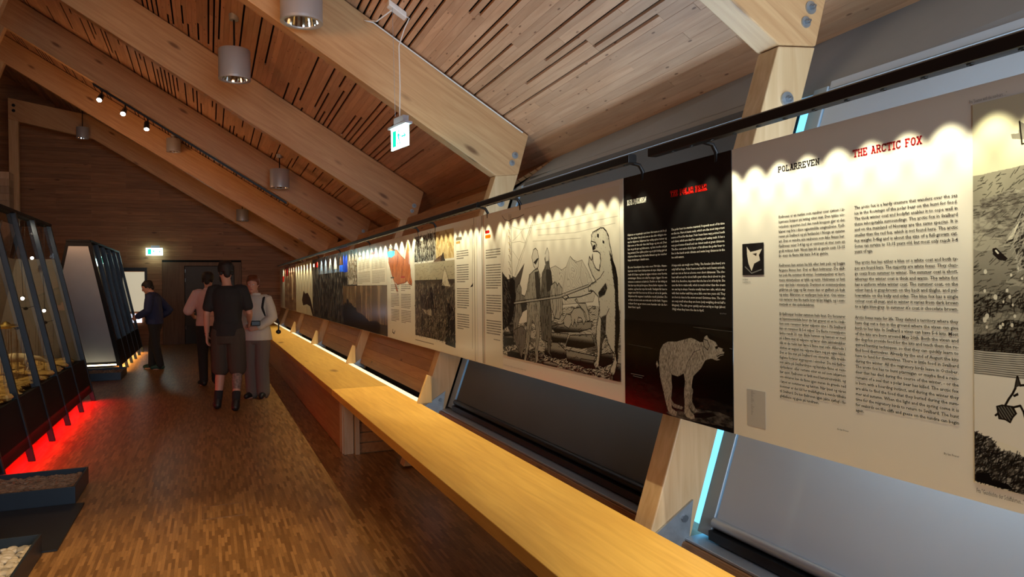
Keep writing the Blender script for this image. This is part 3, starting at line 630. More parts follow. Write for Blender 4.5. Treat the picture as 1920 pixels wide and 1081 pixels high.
ln = (v > .66) & (v < .76) & hill; a.put(ln.astype(np.float32)*np.clip((n2-.35)*2, 0, 1), (.2, .18, .17), .6)
wat = (v <= .35) & (v > .27); a.put(wat, (.66, .65, .62)); a.hatch((v <= .38) & (v > .245), math.pi/2, 5, .42, al=.65, warp=.12)
r = random.Random(4)
for i in range(46):
    cx = 1.155*1000-r.random()*330; cz = 1.503*1000+(r.random()-.5)*150; rr = 2.5+3.5*r.random()
    a.fill([(cx+rr*math.cos(t), cz+rr*1.4*math.sin(t)) for t in (0, .9, 1.8, 2.7, 3.6, 4.5, 5.4)], (.80, .79, .74), .9)
# dark beast on the slope
a.fill([(1091,1632),(1084,1645),(1071,1675),(1060,1698),(1049,1715),(1006,1716),(1006,1611),(1034,1606),(1045,1576),(1060,1565),(1065,1601),(1075,1636)], (.16, .15, .14)); a.fill([(1089,1637),(1069,1668),(1056,1685),(1075,1641)], (.75, .74, .68))
a.scrib(a.mask([(1091,1632),(1071,1675),(1049,1715),(1006,1716),(1006,1611),(1045,1576),(1060,1565),(1075,1636)]), 260, .9, 20, 2.2, (.62, .61, .57), .6, .6); a.fill([(1121,1621),(1113,1623),(1103,1614),(1086,1597),(1091,1591),(1108,1595),(1120,1608)], (.10, .09, .09)); a.line([(1113,1616),(1108,1610)], 4, (.8, .79, .74))
a.fill([(1077,1881),(1060,1880),(1058,1906),(1028,1886),(1028,1859),(1075,1870)], (.42, .41, .38)); a.line([(1058,1906),(1053,1854),(1017,1857)], 3)
# lower fox holding a bird
a.fill([(1167,1322),(1006,1322),(1006,1152),(1167,1181)], (.80, .79, .76))
a.line([(1116,1230),(1099,1246),(1086,1272),(1077,1286),(1071,1299),(1066,1326),(1060,1307),(1051,1309),(1023,1303),(1006,1293)], 4.5); a.line([(1096,1246),(1080,1253),(1060,1261),(1053,1248),(1045,1216),(1023,1205)], 4.5)
a.fill([(1071,1300),(1066,1325),(1060,1307)], (.2, .19, .18)); a.fill([(1077,1282),(1065,1290),(1064,1284),(1073,1279)], (.08, .07, .07))
bd = a.mask([(1113,1251),(1101,1256),(1077,1256),(1069,1242),(1077,1232),(1083,1219),(1094,1224),(1108,1224)]); a.put(bd, (.35, .34, .32)); a.hatch(bd, .6, 6, .6)
a.line([(1113,1251),(1101,1256),(1077,1256),(1069,1242),(1077,1232),(1083,1219),(1094,1224),(1108,1224)], 3, close=True)
rk = a.mask([(1167,1183),(1149,1178),(1126,1173),(1108,1148),(1086,1153),(1057,1147),(1006,1128),(1006,1058),(1167,1065)]); a.put(rk, (.50, .49, .47)); a.scrib(rk, 700, .9, 16, 2, al=.7, jit=.6); a.put((rk*(n2 > .55)).astype(np.float32), (.12, .11, .1), .5)
a.fill([(1164,1085),(1133,1091),(1126,1075),(1089,1075),(1077,1065),(1099,1062),(1164,1063)], (.03, .03, .03))
a.picture('fox_engraving', fox)

# --- black polar bear panel
blk = panel(2.753-.004, 2.033+.004, 'black panel with a red heading and a drawing of a standing polar bear', 'panel_black')
a = Art(2.753-.004, 2.033+.004, 1.0155, 1.388, 1100, (.012, .012, .013)); nA = a.noise(30, 12, 3, 4); nB = a.noise(5, 9, 9, 3)
Yg, Xg = np.mgrid[0:a.H, 0:a.W]
g = a.mask([(2744,1136),(2604,1127),(2467,1113),(2257,1110),(2162,1118),(2087,1115),(2027,1105),(2027,1012),(2744,983)]); a.put((g*np.clip(nA*1.2-.25, 0, 1)).astype(np.float32), (.20, .18, .17), .8)
g = a.mask([(2448,1025),(2257,1068),(2116,1078),(2027,1068),(2027,1034),(2193,1024),(2358,1012)]); a.put((g*nA).astype(np.float32), (.42, .40, .38), .9)
g = a.mask([(2257,1050),(2162,1069),(2125,1063),(2193,1042),(2270,1033)]); a.put(g, (.02, .02, .02), .9)
g = a.mask([(2224,1380),(2131,1387),(2027,1377),(2027,1340),(2224,1362)]); a.put((g*np.clip(nA-.2, 0, 1)).astype(np.float32), (.20, .20, .18), .8)
a.line([(2718,1280),(2536,1275)], 3, (.35, .34, .32), .5); a.line([(2700,1153),(2600,1153)], 2.4, (.6, .6, .58), .8); a.line([(2683,1145),(2612,1144)], 2.4, (.6, .6, .58), .8); a.line([(2050,1313),(2027,1311)], 2, (.6, .6, .6), .7); a.line([(2257,1378),(2027,1373)], 2, (.4, .4, .38), .7)
def furry(pts, base, dark, ang=1.3):
    M = a.mask(pts); sh = a.blur(M, 10); a.put(M, base); a.put((M*np.clip(nB*1.6-.55, 0, 1)).astype(np.float32), dark, .7); a.put((M*np.clip(1-sh*1.15, 0, 1)).astype(np.float32), (.06, .05, .05), .9); a.scrib(M, int(M.sum()/260), 1.25, 12, 1.6, (.20, .18, .17), .5, .5); a.scrib(M, int(M.sum()/300), 1.3, 12, 1.5, (.78, .76, .72), .45, .5, 8)
furry([(2412,1089),(2386,1069),(2324,1064),(2334,1052),(2386,1052),(2415,1069)], (.5, .48, .45), (.2, .19, .18))
furry([(2290,1167),(2263,1140),(2270,1094),(2250,1071),(2224,1061),(2257,1052),(2286,1067),(2297,1105)], (.5, .48, .45), (.2, .19, .18))
furry([(2501,1230),(2509,1214),(2501,1197),(2486,1214),(2486,1238),(2478,1275),(2456,1299),(2423,1312),(2365,1316),(2313,1328),(2273,1337),(2247,1332),(2218,1324),(2199,1326),(2193,1344),(2177,1353),(2165,1340),(2128,1331),(2114,1314),(2084,1309),(2076,1306),(2084,1286),(2102,1282),(2119,1271),(2099,1269),(2122,1263),(2153,1268),(2186,1259),(2199,1244),(2212,1227),(2237,1208),(2260,1191),(2267,1170),(2273,1139),(2290,1106),(2290,1071),(2280,1056),(2257,1043),(2253,1030),(2277,1024),(2307,1029),(2320,1039),(2317,1081),(2320,1122),(2313,1165),(2320,1195),(2358,1178),(2401,1182),(2401,1160),(2397,1133),(2404,1090),(2401,1048),(2365,1038),(2372,1020),(2404,1019),(2430,1037),(2445,1073),(2456,1104),(2474,1145),(2482,1177),(2486,1203)], (.60, .575, .535), (.28, .26, .24))
for pts in ([(2199,1328),(2193,1308),(2174,1298),(2162,1314),(2174,1333),(2193,1336)],): a.line(pts, 3, (.10, .09, .09), .9)
a.fill([(2131,1313),(2114,1318),(2114,1308),(2128,1305)], (.04, .04, .04)); a.fill([(2090,1308),(2076,1308),(2078,1298),(2090,1299)], (.05, .05, .05)); a.line([(2119,1279),(2099,1288),(2084,1290)], 3, (.05, .05, .05))
a.line([(2313,1196),(2297,1239),(2257,1283),(2218,1296)], 3, (.2, .18, .17), .6); a.line([(2404,1185),(2423,1226),(2408,1270)], 3, (.2, .18, .17), .5); a.line([(2212,1317),(2199,1288),(2186,1265)], 3, (.2, .18, .17), .7); a.line([(2228,1316),(2215,1282),(2199,1256)], 3, (.2, .18, .17), .6)
for (x, z) in ((1297, 780), (1292, 783), (1264, 775), (1306, 770)): pass
a.picture('polar_bear_drawing', blk)
heading('ISBJØRNEN', 2.718, 2.571, 1.8905, .0185, .0048, 'ink_white', blk)
heading('THE POLAR BEAR', 2.397, 2.171, 1.8905, .0200, .0050, 'ink_red_bright', blk, gap=.2)
bno = ["Isbjørnen er et pattedyr som lever det meste av sitt liv på","isen. Her jakter den på sel, som er den aller viktigste ma-","ten for isbjørnen. Isbjørnen har veldig spisse tenner og","klør som er fine når den skal fange og ete sel. Den","har et godt syn og luktesans, og kan merke sel på","lang avstand. Den tykke pelsen og et tykt fettlag gjør at","isbjørnen klarer seg i det kalde klimaet og den vandrer","lange strekninger i iskaldt vann.","",
"En stor hannbjørn kan veie over 700 kilo. Hunn-","bjørnen veier bare halvparten så mye. Isbjørner er","rask til å løpe og kan ta igjen reinen over korte","strekninger. Binna som skal ha unger, ligger i hi om","vinteren i omtrent et halvt år. Derfor er det viktig at","hun har mye fett på kroppen. Binna føder ungene i de-","sember, og hun har mye fet melk. Vanligvis får hun to","unger som blir hos moren til de er vel to år gamle.","Isbjørnen får ungene i snøhulen rundt juletider. De","er bare så store som en rotte når de blir født. Ungene","vokser fort og er store som hunder når de for-","later hiet i april."]
ben = ["The polar bear is a marine mammal. It spends most of its time","on the ice. Here it hunts seals, which are the most important","source of food for the bear. Polar bears have very pointed teeth","and claws, which are ideal for catching and eating seals. It has a","very good sense of smell and can detect seals at great distances.","The fine coat and a thick layer of fat allows the polar bear to","live in the harsh arctic climate and swim long distances in the","ice cold waters.","",
"A large male can weigh over 700kg. The females (she-bears) are","only half as large. Polar bears are fast for such heavy animals,","and can run as fast as a horse over short distances. The she-","bear will not eat for about half a year when she is about to give","birth. It is, therefore, important that she has a lot of body fat. She","uses the fat to make milk, which is much richer than the cream","we can buy in shops. Females usually have two cubs, which stay","with their mother until they are a little over two years old. They","are born in dens in the snow around Christmas time. The cubs","are very small when they are born (only weighing about half a","kilogram). The cubs grow quickly and are as big as dogs (about","10kg) when they leave the den in April."]
textblock(bno, 2.718, 2.426, 1.7669, 0.01575, 'ink_white', blk, last=(7, 20), bold=.012)
textblock(ben, 2.394, 2.073, 1.7669, 0.01575, 'ink_white', blk, last=(7, 20), bold=.012)
textblock(['By Ian Fraser'], 2.102, 2.067, 1.44, .008, 'ink_grey', blk, name='caption')

# --- panel with the bear hunt engraving
brp = panel(4.646-.001, 2.753, 'white panel with a large engraving of an upright bear facing spear hunters')
INK = (.06, .05, .045)
a = Art(4.189, 2.784, 1.1040, 1.9870, 820, (.795, .785, .735)); nA = a.noise(60, 25, 21, 4); nB = a.noise(10, 6, 22, 3); Yg, Xg = np.mgrid[0:a.H, 0:a.W]
# sky lines and mountains
for s_ in ([(3685,1852),(3323,1842),(2798,1850)], [(3650,1820),(3206,1804),(2821,1820)], [(3721,1791),(3385,1780),(3150,1773)], [(3795,1882),(3448,1880),(2941,1885)]): a.line(s_, 1.6, (.35, .33, .3), .55)
mt_ = [(3664,1554),(3546,1624),(3435,1644),(3360,1620),(3311,1635),(3264,1688),(3206,1654),(3139,1665),(3074,1603),(3001,1513),(3032,1461),(3650,1420)]
M = a.mask(mt_); a.put(M, (.74, .73, .68)); a.hatch(M, .5, 16, .16, (.3, .28, .26), .6, warp=1.2); a.line(mt_, 2.2, (.25, .23, .2), .8)
a.line([(3311,1635),(3336,1553),(3372,1469)], 2, (.3, .28, .25), .7); a.line([(3139,1665),(3161,1578),(3117,1512)], 2, (.3, .28, .25), .7); a.line([(3264,1688),(3241,1671),(3195,1659)], 2.5, (.3, .28, .25), .8)
# ground with rocks
gr = [(4189,1289),(3833,1326),(3580,1378),(3323,1429),(3042,1443),(2784,1430),(2784,1048),(4189,988)]
M = a.mask(gr); a.put(M, (.70, .69, .64)); a.scrib(M, 420, .15, 34, 2.6, al=.85, jit=.3, seed=9); a.scrib(a.mask([(4189,1189),(2784,1167),(2784,1048),(4189,988)]), 420, .3, 26, 4, al=.8, jit=.5, seed=10); a.hatch(M, math.pi/2, 11, .22, INK, .55, warp=.9, seed=31); a.put((M*(nA > .60)).astype(np.float32), (.1, .09, .08), .45)
def rock(pts, dark=.5, al=.9):
    M = a.mask(pts); a.put(M, (.66, .65, .60)); z = [p[1] for p in pts]; z0, z1 = min(z), max(z)
    zz = (Yg/a.k+a.z0)*1000; low = np.clip((z0+(z1-z0)*dark-zz)/(z1-z0)*3, 0, 1); a.put((M*low).astype(np.float32), (.07, .06, .055), al); a.hatch(M, .6, 7, .4, INK, .75, warp=.6); a.scrib(M, int(M.sum()/900), .35, 26); a.line(pts, 3.6, INK, .95, close=True)
for pts, dk in (([(3500,1318),(3323,1346),(3042,1366),(3053,1332),(3178,1307),(3448,1292)], .5), ([(3276,1285),(3053,1302),(3016,1250),(3150,1227),(3323,1227)], .7), ([(3513,1288),(3293,1292),(3323,1244),(3480,1238)], .7), ([(3567,1232),(3416,1237),(3336,1207),(3264,1177),(3385,1153),(3580,1161)], .6),
               ([(3323,1208),(3095,1203),(3001,1201),(3053,1160),(3206,1140),(3311,1151)], .6), ([(3622,1116),(3513,1132),(3410,1122),(3435,1100),(3567,1095)], .6), ([(3161,1176),(3032,1177),(3001,1145),(3106,1134),(3172,1143)], .95), ([(2971,1213),(2854,1231),(2854,1185),(2941,1156),(2981,1162)], .95),
               ([(3622,1080),(3323,1092),(3095,1096),(2991,1095),(2784,1110),(2784,1091),(3042,1074),(3323,1073),(3636,1064)], .9), ([(4171,1240),(4017,1240),(3968,1188),(4171,1164)], .95), ([(4171,1250),(3992,1261),(3935,1245),(4171,1224)], .8), ([(3372,1034),(3042,1084),(2798,1104),(2798,1070),(3042,1053)], .5), ([(4118,1128),(3968,1156),(3833,1127),(3872,1101),(4101,1096)], .95), ([(2854,1185),(2784,1186),(2784,1115),(2854,1107)], .95)): rock(pts, dk)
M = a.mask([(4189,1095),(3650,1101),(3721,1076),(4189,1055)]); a.put((M*(nB > .45)).astype(np.float32), INK, .8)
M = a.mask([(3833,1167),(3580,1173),(3594,1107),(3833,1090)]); a.put(a.blur(M, 6)*nB, INK, .95)
# ship on the left: hull, mast, rigging
hull = [(4189,1624),(4101,1577),(4017,1582),(3968,1556),(3984,1460),(4017,1363),(4076,1302),(4189,1263)]; M = a.mask(hull); a.put(M, (.38, .36, .33)); a.hatch(M, 1.0, 8, .5, INK, .95, warp=.5); a.scrib(M, 300, 2.3, 40, 4, al=.9); a.line(hull, 3, INK, .9)
M = a.mask([(4076,1606),(3968,1588),(3911,1524),(3888,1461),(3992,1203),(4118,1293),(4050,1459)]); a.put(a.blur(M, 5)*(.5+.6*nB), INK, .85)
a.fill([(4054,1964),(4038,1962),(4025,1589),(4054,1589)], (.72, .71, .66)); a.line([(4038,1972),(4025,1589)], 3.2, INK, .85); a.line([(4067,1975),(4059,1752)], 4.5, (.25, .23, .2), .7)
a.line([(4180,1978),(4136,1948),(4067,1935),(4017,1944),(3935,1943),(3841,1954)], 3.5, (.2, .17, .15), .8); a.line([(4076,1923),(4118,1837),(4171,1657)], 1.6, (.3, .28, .25), .6)
a.line([(3692,1934),(3758,1867),(3841,1767),(3919,1689),(3984,1601)], 4.5, (.45, .42, .38), .9); a.line([(3678,1933),(3826,1766),(3968,1601)], 1.8, INK, .7)
for s_ in ([(4017,1808),(3927,1838),(3841,1873)], [(4017,1896),(3888,1870),(3736,1871)], [(4017,1750),(3919,1689)], [(3888,1857),(3826,1788)], [(4033,1800),(3911,1802),(3833,1788)]): a.line(s_, 1.6, (.3, .28, .25), .7)
gm = a.mask([(3984,1582),(3841,1671),(3872,1612),(3935,1508),(3984,1498)]); a.put(gm, (.42, .40, .37)); a.hatch(gm, .3, 5, .6, INK, .8)
RG = [[(4082,1924),(4064,1912)],[(4071,1910),(4053,1898)],[(4060,1896),(4042,1885)],[(4082,1884),(4064,1873)],[(4071,1870),(4053,1859)],[(4060,1857),(4042,1846)],[(4082,1845),(4064,1834)],[(4071,1831),(4053,1820)],[(4060,1817),(4042,1807)],[(4082,1806),(4064,1795)],[(4071,1792),(4053,1781)],[(4060,1778),(4042,1768)],[(4082,1766),(4064,1756)],[(4071,1753),(4053,1742)],[(4060,1739),(4042,1729)],[(4082,1727),(4064,1717)],[(4071,1714),(4053,1703)],[(4060,1700),(4042,1690)],[(4082,1688),(4064,1677)],[(4071,1674),(4053,1664)],[(4060,1661),(4042,1651)],[(4082,1648),(4064,1638)],[(4071,1635),(4053,1625)],[(4060,1622),(4042,1612)],[(4082,1609),(4064,1599)],[(4071,1596),(4053,1586)]]
for i in range(26):
    a.line(RG[i], 3, ((.62, .48, .12), (.30, .22, .15), (.45, .38, .5))[i % 3] if i < 14 else (.25, .16, .12), .8)
# spear men
def cloth(pts, base=(.60, .59, .55), sh=None, ang=.06, duty=.35, pitch=11):
    M = a.mask(pts); a.put(M, base); a.hatch(M, ang, pitch, duty, INK, .85, warp=.18); a.line(pts, 3.4, INK, .95, close=True)
    a.scrib(M, int(M.sum()/500), 1.5, 40, 2.2, al=.75, jit=.2)
    if sh: Ms = a.mask(sh); a.put(Ms, (.10, .09, .08), .85); a.hatch(Ms, ang, 8, .3, (.5, .49, .45), .6)
cloth([(3601,1607),(3567,1636),(3553,1653),(3567,1686),(3533,1728),(3513,1698),(3506,1640),(3487,1611),(3467,1525),(3487,1467),(3487,1353),(3493,1237),(3513,1178),(3474,1147),(3540,1176),(3540,1234),(3615,1241),(3629,1347),(3622,1465)], (.48, .47, .43), [(3553,1627),(3493,1625),(3474,1539),(3513,1510),(3540,1502),(3553,1583)], duty=.5)
a.fill([(3560,1712),(3533,1745),(3513,1715),(3513,1675),(3553,1670)], (.75, .74, .7)); a.line([(3560,1712),(3533,1745),(3513,1715),(3513,1675)], 3, INK)
cloth([(3773,1601),(3707,1627),(3657,1635),(3629,1599),(3622,1510),(3629,1436),(3636,1346),(3636,1257),(3664,1196),(3664,1118),(3700,1096),(3707,1177),(3685,1269),(3700,1314),(3736,1342),(3751,1296),(3780,1217),(3833,1090),(3864,1093),(3833,1214),(3811,1339),(3803,1432),(3841,1415),(3857,1462),(3811,1509)], (.66, .65, .60), [(3700,1615),(3650,1620),(3629,1554),(3636,1450),(3678,1465)], duty=.3)
a.fill([(3736,1701),(3714,1742),(3685,1750),(3657,1734),(3643,1691),(3650,1644),(3685,1630),(3714,1652)], (.72, .71, .67)); a.line([(3736,1701),(3714,1742),(3685,1750),(3657,1734),(3643,1691),(3650,1644),(3685,1630),(3714,1652),(3736,1701)], 3.4, INK); a.fill([(3714,1670),(3664,1692),(3643,1691),(3685,1657)], INK, .8)
cloth([(3968,1524),(3919,1556),(3888,1524),(3888,1487),(3841,1478),(3826,1431),(3919,1341),(3951,1295),(3968,1204),(3888,1172),(3903,1121),(3951,1174),(4017,1201),(4017,1330),(3984,1396)], (.58, .57, .53), [(3903,1442),(3811,1444),(3811,1401),(3888,1380)], duty=.4)
cloth([(4000,1273),(3888,1304),(3826,1276),(3841,1213),(3872,1148),(3903,1108),(3935,1159),(3984,1184),(4017,1227)], (.52, .5, .47), duty=.45)
# sealskin float and bow
cloth([(3493,1539),(3441,1559),(3410,1539),(3397,1553),(3360,1525),(3360,1469),(3354,1400),(3397,1362),(3448,1366),(3493,1416),(3506,1490)], (.68, .67, .62), duty=.18)
a.line([(3422,1559),(3416,1468)], 3, INK, .8); a.line([(3360,1480),(3323,1495),(3287,1481),(3317,1464),(3360,1480)], 5, INK)
# spears
a.line([(4000,1434),(3721,1455),(3385,1480),(3074,1538)], 7, (.62, .61, .57)); a.line([(4000,1428),(3721,1449),(3385,1475),(3074,1533)], 3, INK); a.line([(4000,1444),(3721,1464),(3385,1491),(3074,1544)], 2.4, INK); a.line([(3323,1473),(3161,1483),(3053,1502),(3022,1518)], 4, INK)
# small bears
for pts in ([(3287,1361),(3264,1395),(3229,1423),(3161,1430),(3128,1410),(3106,1369),(3128,1347),(3150,1377),(3183,1381),(3206,1332),(3223,1369),(3241,1331)], [(3218,1466),(3200,1474),(3178,1451),(3106,1452),(3079,1409),(3063,1371),(3090,1364),(3112,1408)], [(3348,1359),(3311,1393),(3264,1389),(3252,1352),(3287,1320),(3336,1331)]):
    M = a.mask(pts); a.put(M, (.72, .71, .66)); a.line(pts, 3.2, INK, .95, close=True); a.hatch(M, .8, 9, .25, INK, .6)
# the great bear
body = [(3042,1779),(3027,1794),(2991,1801),(2956,1809),(2926,1807),(2902,1792),(2882,1769),(2873,1734),(2858,1697),(2844,1652),(2821,1617),(2807,1574),(2803,1514),(2803,1466),(2793,1406),(2793,1334),(2803,1286),(2812,1249),(2807,1220),(2816,1188),(2830,1150),(2849,1124),(2868,1132),(2882,1147),(2863,1174),(2844,1198),(2840,1227),(2868,1244),(2897,1274),(2911,1308),(2926,1297),(2951,1263),(2956,1225),(2976,1178),(2991,1146),(3016,1143),(3037,1162),(3006,1185),(2996,1234),(3006,1284),(3001,1343),(2981,1394),(2971,1437),(2981,1485),(3032,1513),(3074,1510),(3079,1531),(3042,1549),(3001,1558),(3037,1589),(3074,1639),(3063,1680),(3042,1659),(3032,1689),(3027,1648),(3001,1619),(2971,1609),(2956,1651),(2961,1689),(2986,1700),(3027,1702),(3032,1722),(3048,1744),(3042,1761)]
M = a.mask(body); a.put(M, (.73, .72, .67)); sh = a.blur(M, 14)
xx = a.yf*1000-Xg/a.k*1000
a.put((M*np.clip(1-sh, 0, 1)*1.3).clip(0, 1).astype(np.float32), (.2, .18, .16), .7)
bk = a.mask([(2873,1697),(2844,1652),(2821,1617),(2807,1574),(2803,1466),(2793,1382),(2798,1286),(2816,1188),(2835,1235),(2830,1332),(2826,1429),(2830,1526),(2849,1599)]); a.put((M*a.blur(bk, 8)*(.4+nB)).clip(0, 1).astype(np.float32), INK, .95); a.hatch(M & bk, .5, 6, .5, INK, .8)
lg = a.mask([(2956,1390),(2911,1402),(2916,1307),(2951,1263),(2961,1174),(2986,1151),(2971,1249)]); a.put((M*a.blur(lg, 6)*(.5+nB*.7)).clip(0, 1).astype(np.float32), INK, .85)
E2 = M & (a.blur(M, 30) < .80); a.scrib(E2, 420, 2.4, 13, 1.8, al=.6); a.scrib(M & bk, 500, 2.4, 16, 2.4, al=.9); a.scrib(M, 160, 2.2, 9, 1.4, al=.4); a.line(body, 3.6, INK, .95, close=True)
a.line([(2971,1395),(2936,1361),(2921,1327),(2911,1397),(2882,1432)], 3.4, INK); ar = a.mask([(2981,1505),(2911,1550),(2897,1526),(2921,1496),(2971,1480)]); a.put((a.blur(ar, 5)*(.5+nB)).clip(0, 1), INK, .9)
a.line([(2996,1564),(2961,1576),(2926,1605)], 3, INK); a.fill([(2986,1783),(2971,1782),(2971,1762),(2986,1768)], INK); a.fill([(2936,1750),(2921,1744),(2921,1732),(2936,1737)], INK); a.line([(3042,1751),(3006,1744),(2991,1730),(3006,1714),(3027,1709)], 4, INK); a.fill([(3027,1730),(3001,1734),(3011,1714),(3027,1709)], INK)
a.line([(2882,1133),(2868,1124),(2858,1140)], 3, INK); a.line([(3032,1167),(3022,1148),(3006,1165)], 3, INK)
a.picture('bear_hunt_engraving', brp)
a = Art(4.552, 4.189+.002, 1.02, 2.01, 500, (.80, .79, .74))
a.stripes(4.471, 4.215, 1.22, 1.78, 34, gaps=(4, 5, 16, 17, 26, 27), col=(.25, .24, .22)); a.stripes(4.345, 4.215, 1.185, 1.20, 1)
a.line([(4.552*1000-8, 2010), (4.552*1000-8, 1020)], 9, (.28, .25, .22)); a.line([(4.552*1000-40, 2010), (4.552*1000-40, 1020)], 5, (.5, .2, .16)); a.line([(4.552*1000-28, 2010), (4.552*1000-28, 1020)], 5, (.35, .32, .3))
a.line([(4.471*1000, 1893), (4.412*1000, 1893)], 20, (.55, .08, .08)); a.line([(4.471*1000, 1862), (4.393*1000, 1862)], 22, (.70, .38, .05))
a.picture('text_column_print', brp)
SQ[0] = .5
textblock(['Fra Barents tredje reise, kobberstikk 1598'], 4.180, 3.833, 1.052, .013, 'ink_grey', brp, name='caption')

# --- panel with the orange diving suit shape, old photographs and text
hun = panel(7.351-.003, 4.646, 'white panel with an orange animal shape, old hunting pictures and a narrow text column')
a = Art(7.351-.003, 4.646+.002, 1.02, 2.01, 520, (.80, .79, .74)); nA = a.noise(20, 20, 41, 4); nB = a.noise(8, 30, 42, 3); Yg, Xg = np.mgrid[0:a.H, 0:a.W]
orp = [(7303,1903),(7233,1932),(7140,1917),(6918,1895),(6770,1837),(6608,1790),(6588,1820),(6491,1963),(6452,1902),(6433,1765),(6396,1628),(6359,1579),(6377,1540),(6472,1560),(6529,1585),(6628,1566),(6918,1551),(7005,1578),(6918,1520),(6875,1479),(6962,1494),(7028,1573),(7117,1627),(7280,1782)]
M = a.mask(orp); a.put(M, (.46, .20, .08)); e = a.blur(M, 60); a.put((M*np.clip((e-.55)*2.4, 0, 1)).astype(np.float32), (.74, .45, .24), .9); a.put((M*np.clip(nB*1.4-.5, 0, 1)).astype(np.float32), (.35, .10, .03), .5)
a.fill([(6472,1864),(6433,1853),(6433,1735),(6472,1746)], (.75, .66, .66)); a.line([(6983,1546),(6940,1478)], 9, (.45, .16, .08)); a.line([(6452,1594),(6377,1555)], 9, (.40, .20, .14))
a.scrib(M, 60, 1.35, 120, 9, (.40, .17, .08), .45, .2); a.scrib(M, 40, 1.4, 100, 8, (.88, .62, .40), .4, .2, 8); a.fill([(7327,1893),(7186,1897),(7005,1889),(7005,1847),(7140,1825),(7303,1837)], (.20, .65, .80)); a.line([(7303,1919),(7209,1942),(6983,1888)], 7, (.10, .06, .05))  # cyan patch paints a glossy reflection into the print
for (x0, x1, z0, z1, n_, gp) in ((7.186, 6.854, 1.49, 1.56, 4, ()), (6.770, 6.415, 1.49, 1.56, 4, ()), (7.186, 6.854, 1.19, 1.47, 18, (9,)), (6.770, 6.415, 1.19, 1.47, 18, (9,))): a.stripes(x0, x1, z0, z1, n_, gaps=gp, col=(.28, .26, .24))
a.line([(7.186*1000, 1625), (7.050*1000, 1625)], 14, (.3, .28, .26)); a.line([(6.770*1000, 1625), (6.628*1000, 1625)], 14, (.62, .2, .16)); a.line([(7117,1108),(7140,1080),(7072,1068),(7028,1097)], 10, INK)
tl = a.mask([(6.267*1000, 1.974*1000), (5.613*1000, 1.974*1000), (5.613*1000, 1750), (6.267*1000, 1750)]); a.put((tl).astype(np.float32), (.12, .11, .10)); a.put((tl*np.clip((nB-.48)*7, 0, 1)).astype(np.float32), (.70, .68, .62), .85); a.hatch(tl, .3, 40, .3, (.75, .73, .68), .5, warp=1.6)
tr = a.mask([(5.613*1000, 1.974*1000), (5.146*1000, 1.974*1000), (5.146*1000, 1750), (5.613*1000, 1750)]); a.put(tr, (.72, .65, .48)); a.put((tr*(nA > .56)).astype(np.float32), (.60, .50, .32), .7)
a.fill([(5468,1775),(5412,1807),(5384,1755),(5330,1708),(5497,1721)], (.20, .16, .12)); a.fill([(5658,1752),(5468,1784),(5440,1724),(5703,1723)], (.30, .20, .14), .8)
a.scrib(tl, 160, 1.3, 60, 8, (.78, .76, .70), .8, .5); a.scrib(tl, 120, 1.6, 60, 8, (.05, .05, .05), .9, .6); PL = 6.267*1000; PR = 5.133*1000; ZT = 1735; ZBm = 1.1040*1000
low = a.mask([(PL, ZT), (PR, ZT), (PR, ZBm), (PL, ZBm)]); zz = (Yg/a.k+a.z0)*1000
a.put(low & (zz > 1590), (.60, .57, .48)); a.put(low & (zz <= 1590), (.30, .27, .23)); a.put((low*(zz <= 1590)*np.clip(nA*1.7-.6, 0, 1)).astype(np.float32), (.12, .105, .09), .8); a.put((low*(zz <= 1560)*np.clip((nB-.55)*5, 0, 1)).astype(np.float32), (.52, .48, .41), .55)
a.fill([(5454,1543),(5426,1648),(5357,1667),(5303,1584),(5237,1535)], (.70, .67, .58)); a.line([(5497,1531),(5384,1689),(5223,1531)], 8, (.35, .32, .28), .8); a.line([(6057,1540),(6074,1614),(6040,1540)], 6, (.25, .22, .19))
boat = [(6126,1390),(6057,1466),(5796,1468),(5703,1434),(5734,1368),(5892,1341),(6057,1355)]; a.fill(boat, (.05, .04, .04), .85); a.hatch(a.mask(boat), 0.05, 40, .3, (.5, .46, .4), .7)
a.fill([(6057,1346),(5892,1332),(5703,1364),(5765,1292),(5924,1304)], (.62, .58, .50), .85); a.fill([(5796,1522),(5734,1531),(5688,1426),(5703,1303),(5765,1345)], (.06, .05, .05), .9)
a.fill([(5330,1390),(5263,1408),(5172,1362),(5133,1283),(5133,1075),(5384,1085),(5357,1232)], (.05, .045, .04), .9); a.fill([(6057,1327),(5990,1247),(6023,1144),(6091,1196)], (.07, .06, .05), .8); a.hatch(low & (zz < 1350), .9, 26, .3, (.6, .56, .48), .35, warp=1.5)
a.scrib(low & (zz < 1570), 500, 1.2, 34, 5, (.62, .58, .50), .55, .9, 7); a.scrib(low & (zz < 1590), 500, 1.3, 40, 6, (.07, .06, .05), .65, .9, 8); a.scrib(low & (zz > 1600), 120, .1, 60, 4, (.42, .40, .34), .4, .2, 9); a.line([(PL, 1062), ((PL+PR)/2, 1062)], 5, (.4, .38, .35)); a.stripes(5.083, 4.822, 1.22, 1.80, 34, gaps=(4, 5, 14, 15, 25, 26), col=(.25, .24, .22))
a.line([(5.083*1000, 1885), (4.973*1000, 1885)], 22, (.40, .38, .34)); a.line([(5.083*1000, 1858), (5.010*1000, 1858)], 18, (.62, .5, .28))
a.line([(4.732*1000, 1960), (4.755*1000, 1100)], 5, (.35, .33, .3)); a.line([(4.700*1000, 2005), (4.700*1000, 1020)], 6, (.35, .3, .27)); a.fill([(4.732*1000, 1560), (4.788*1000, 1530), (4.732*1000, 1535)], INK)
a.picture('hunting_panel_print', hun)

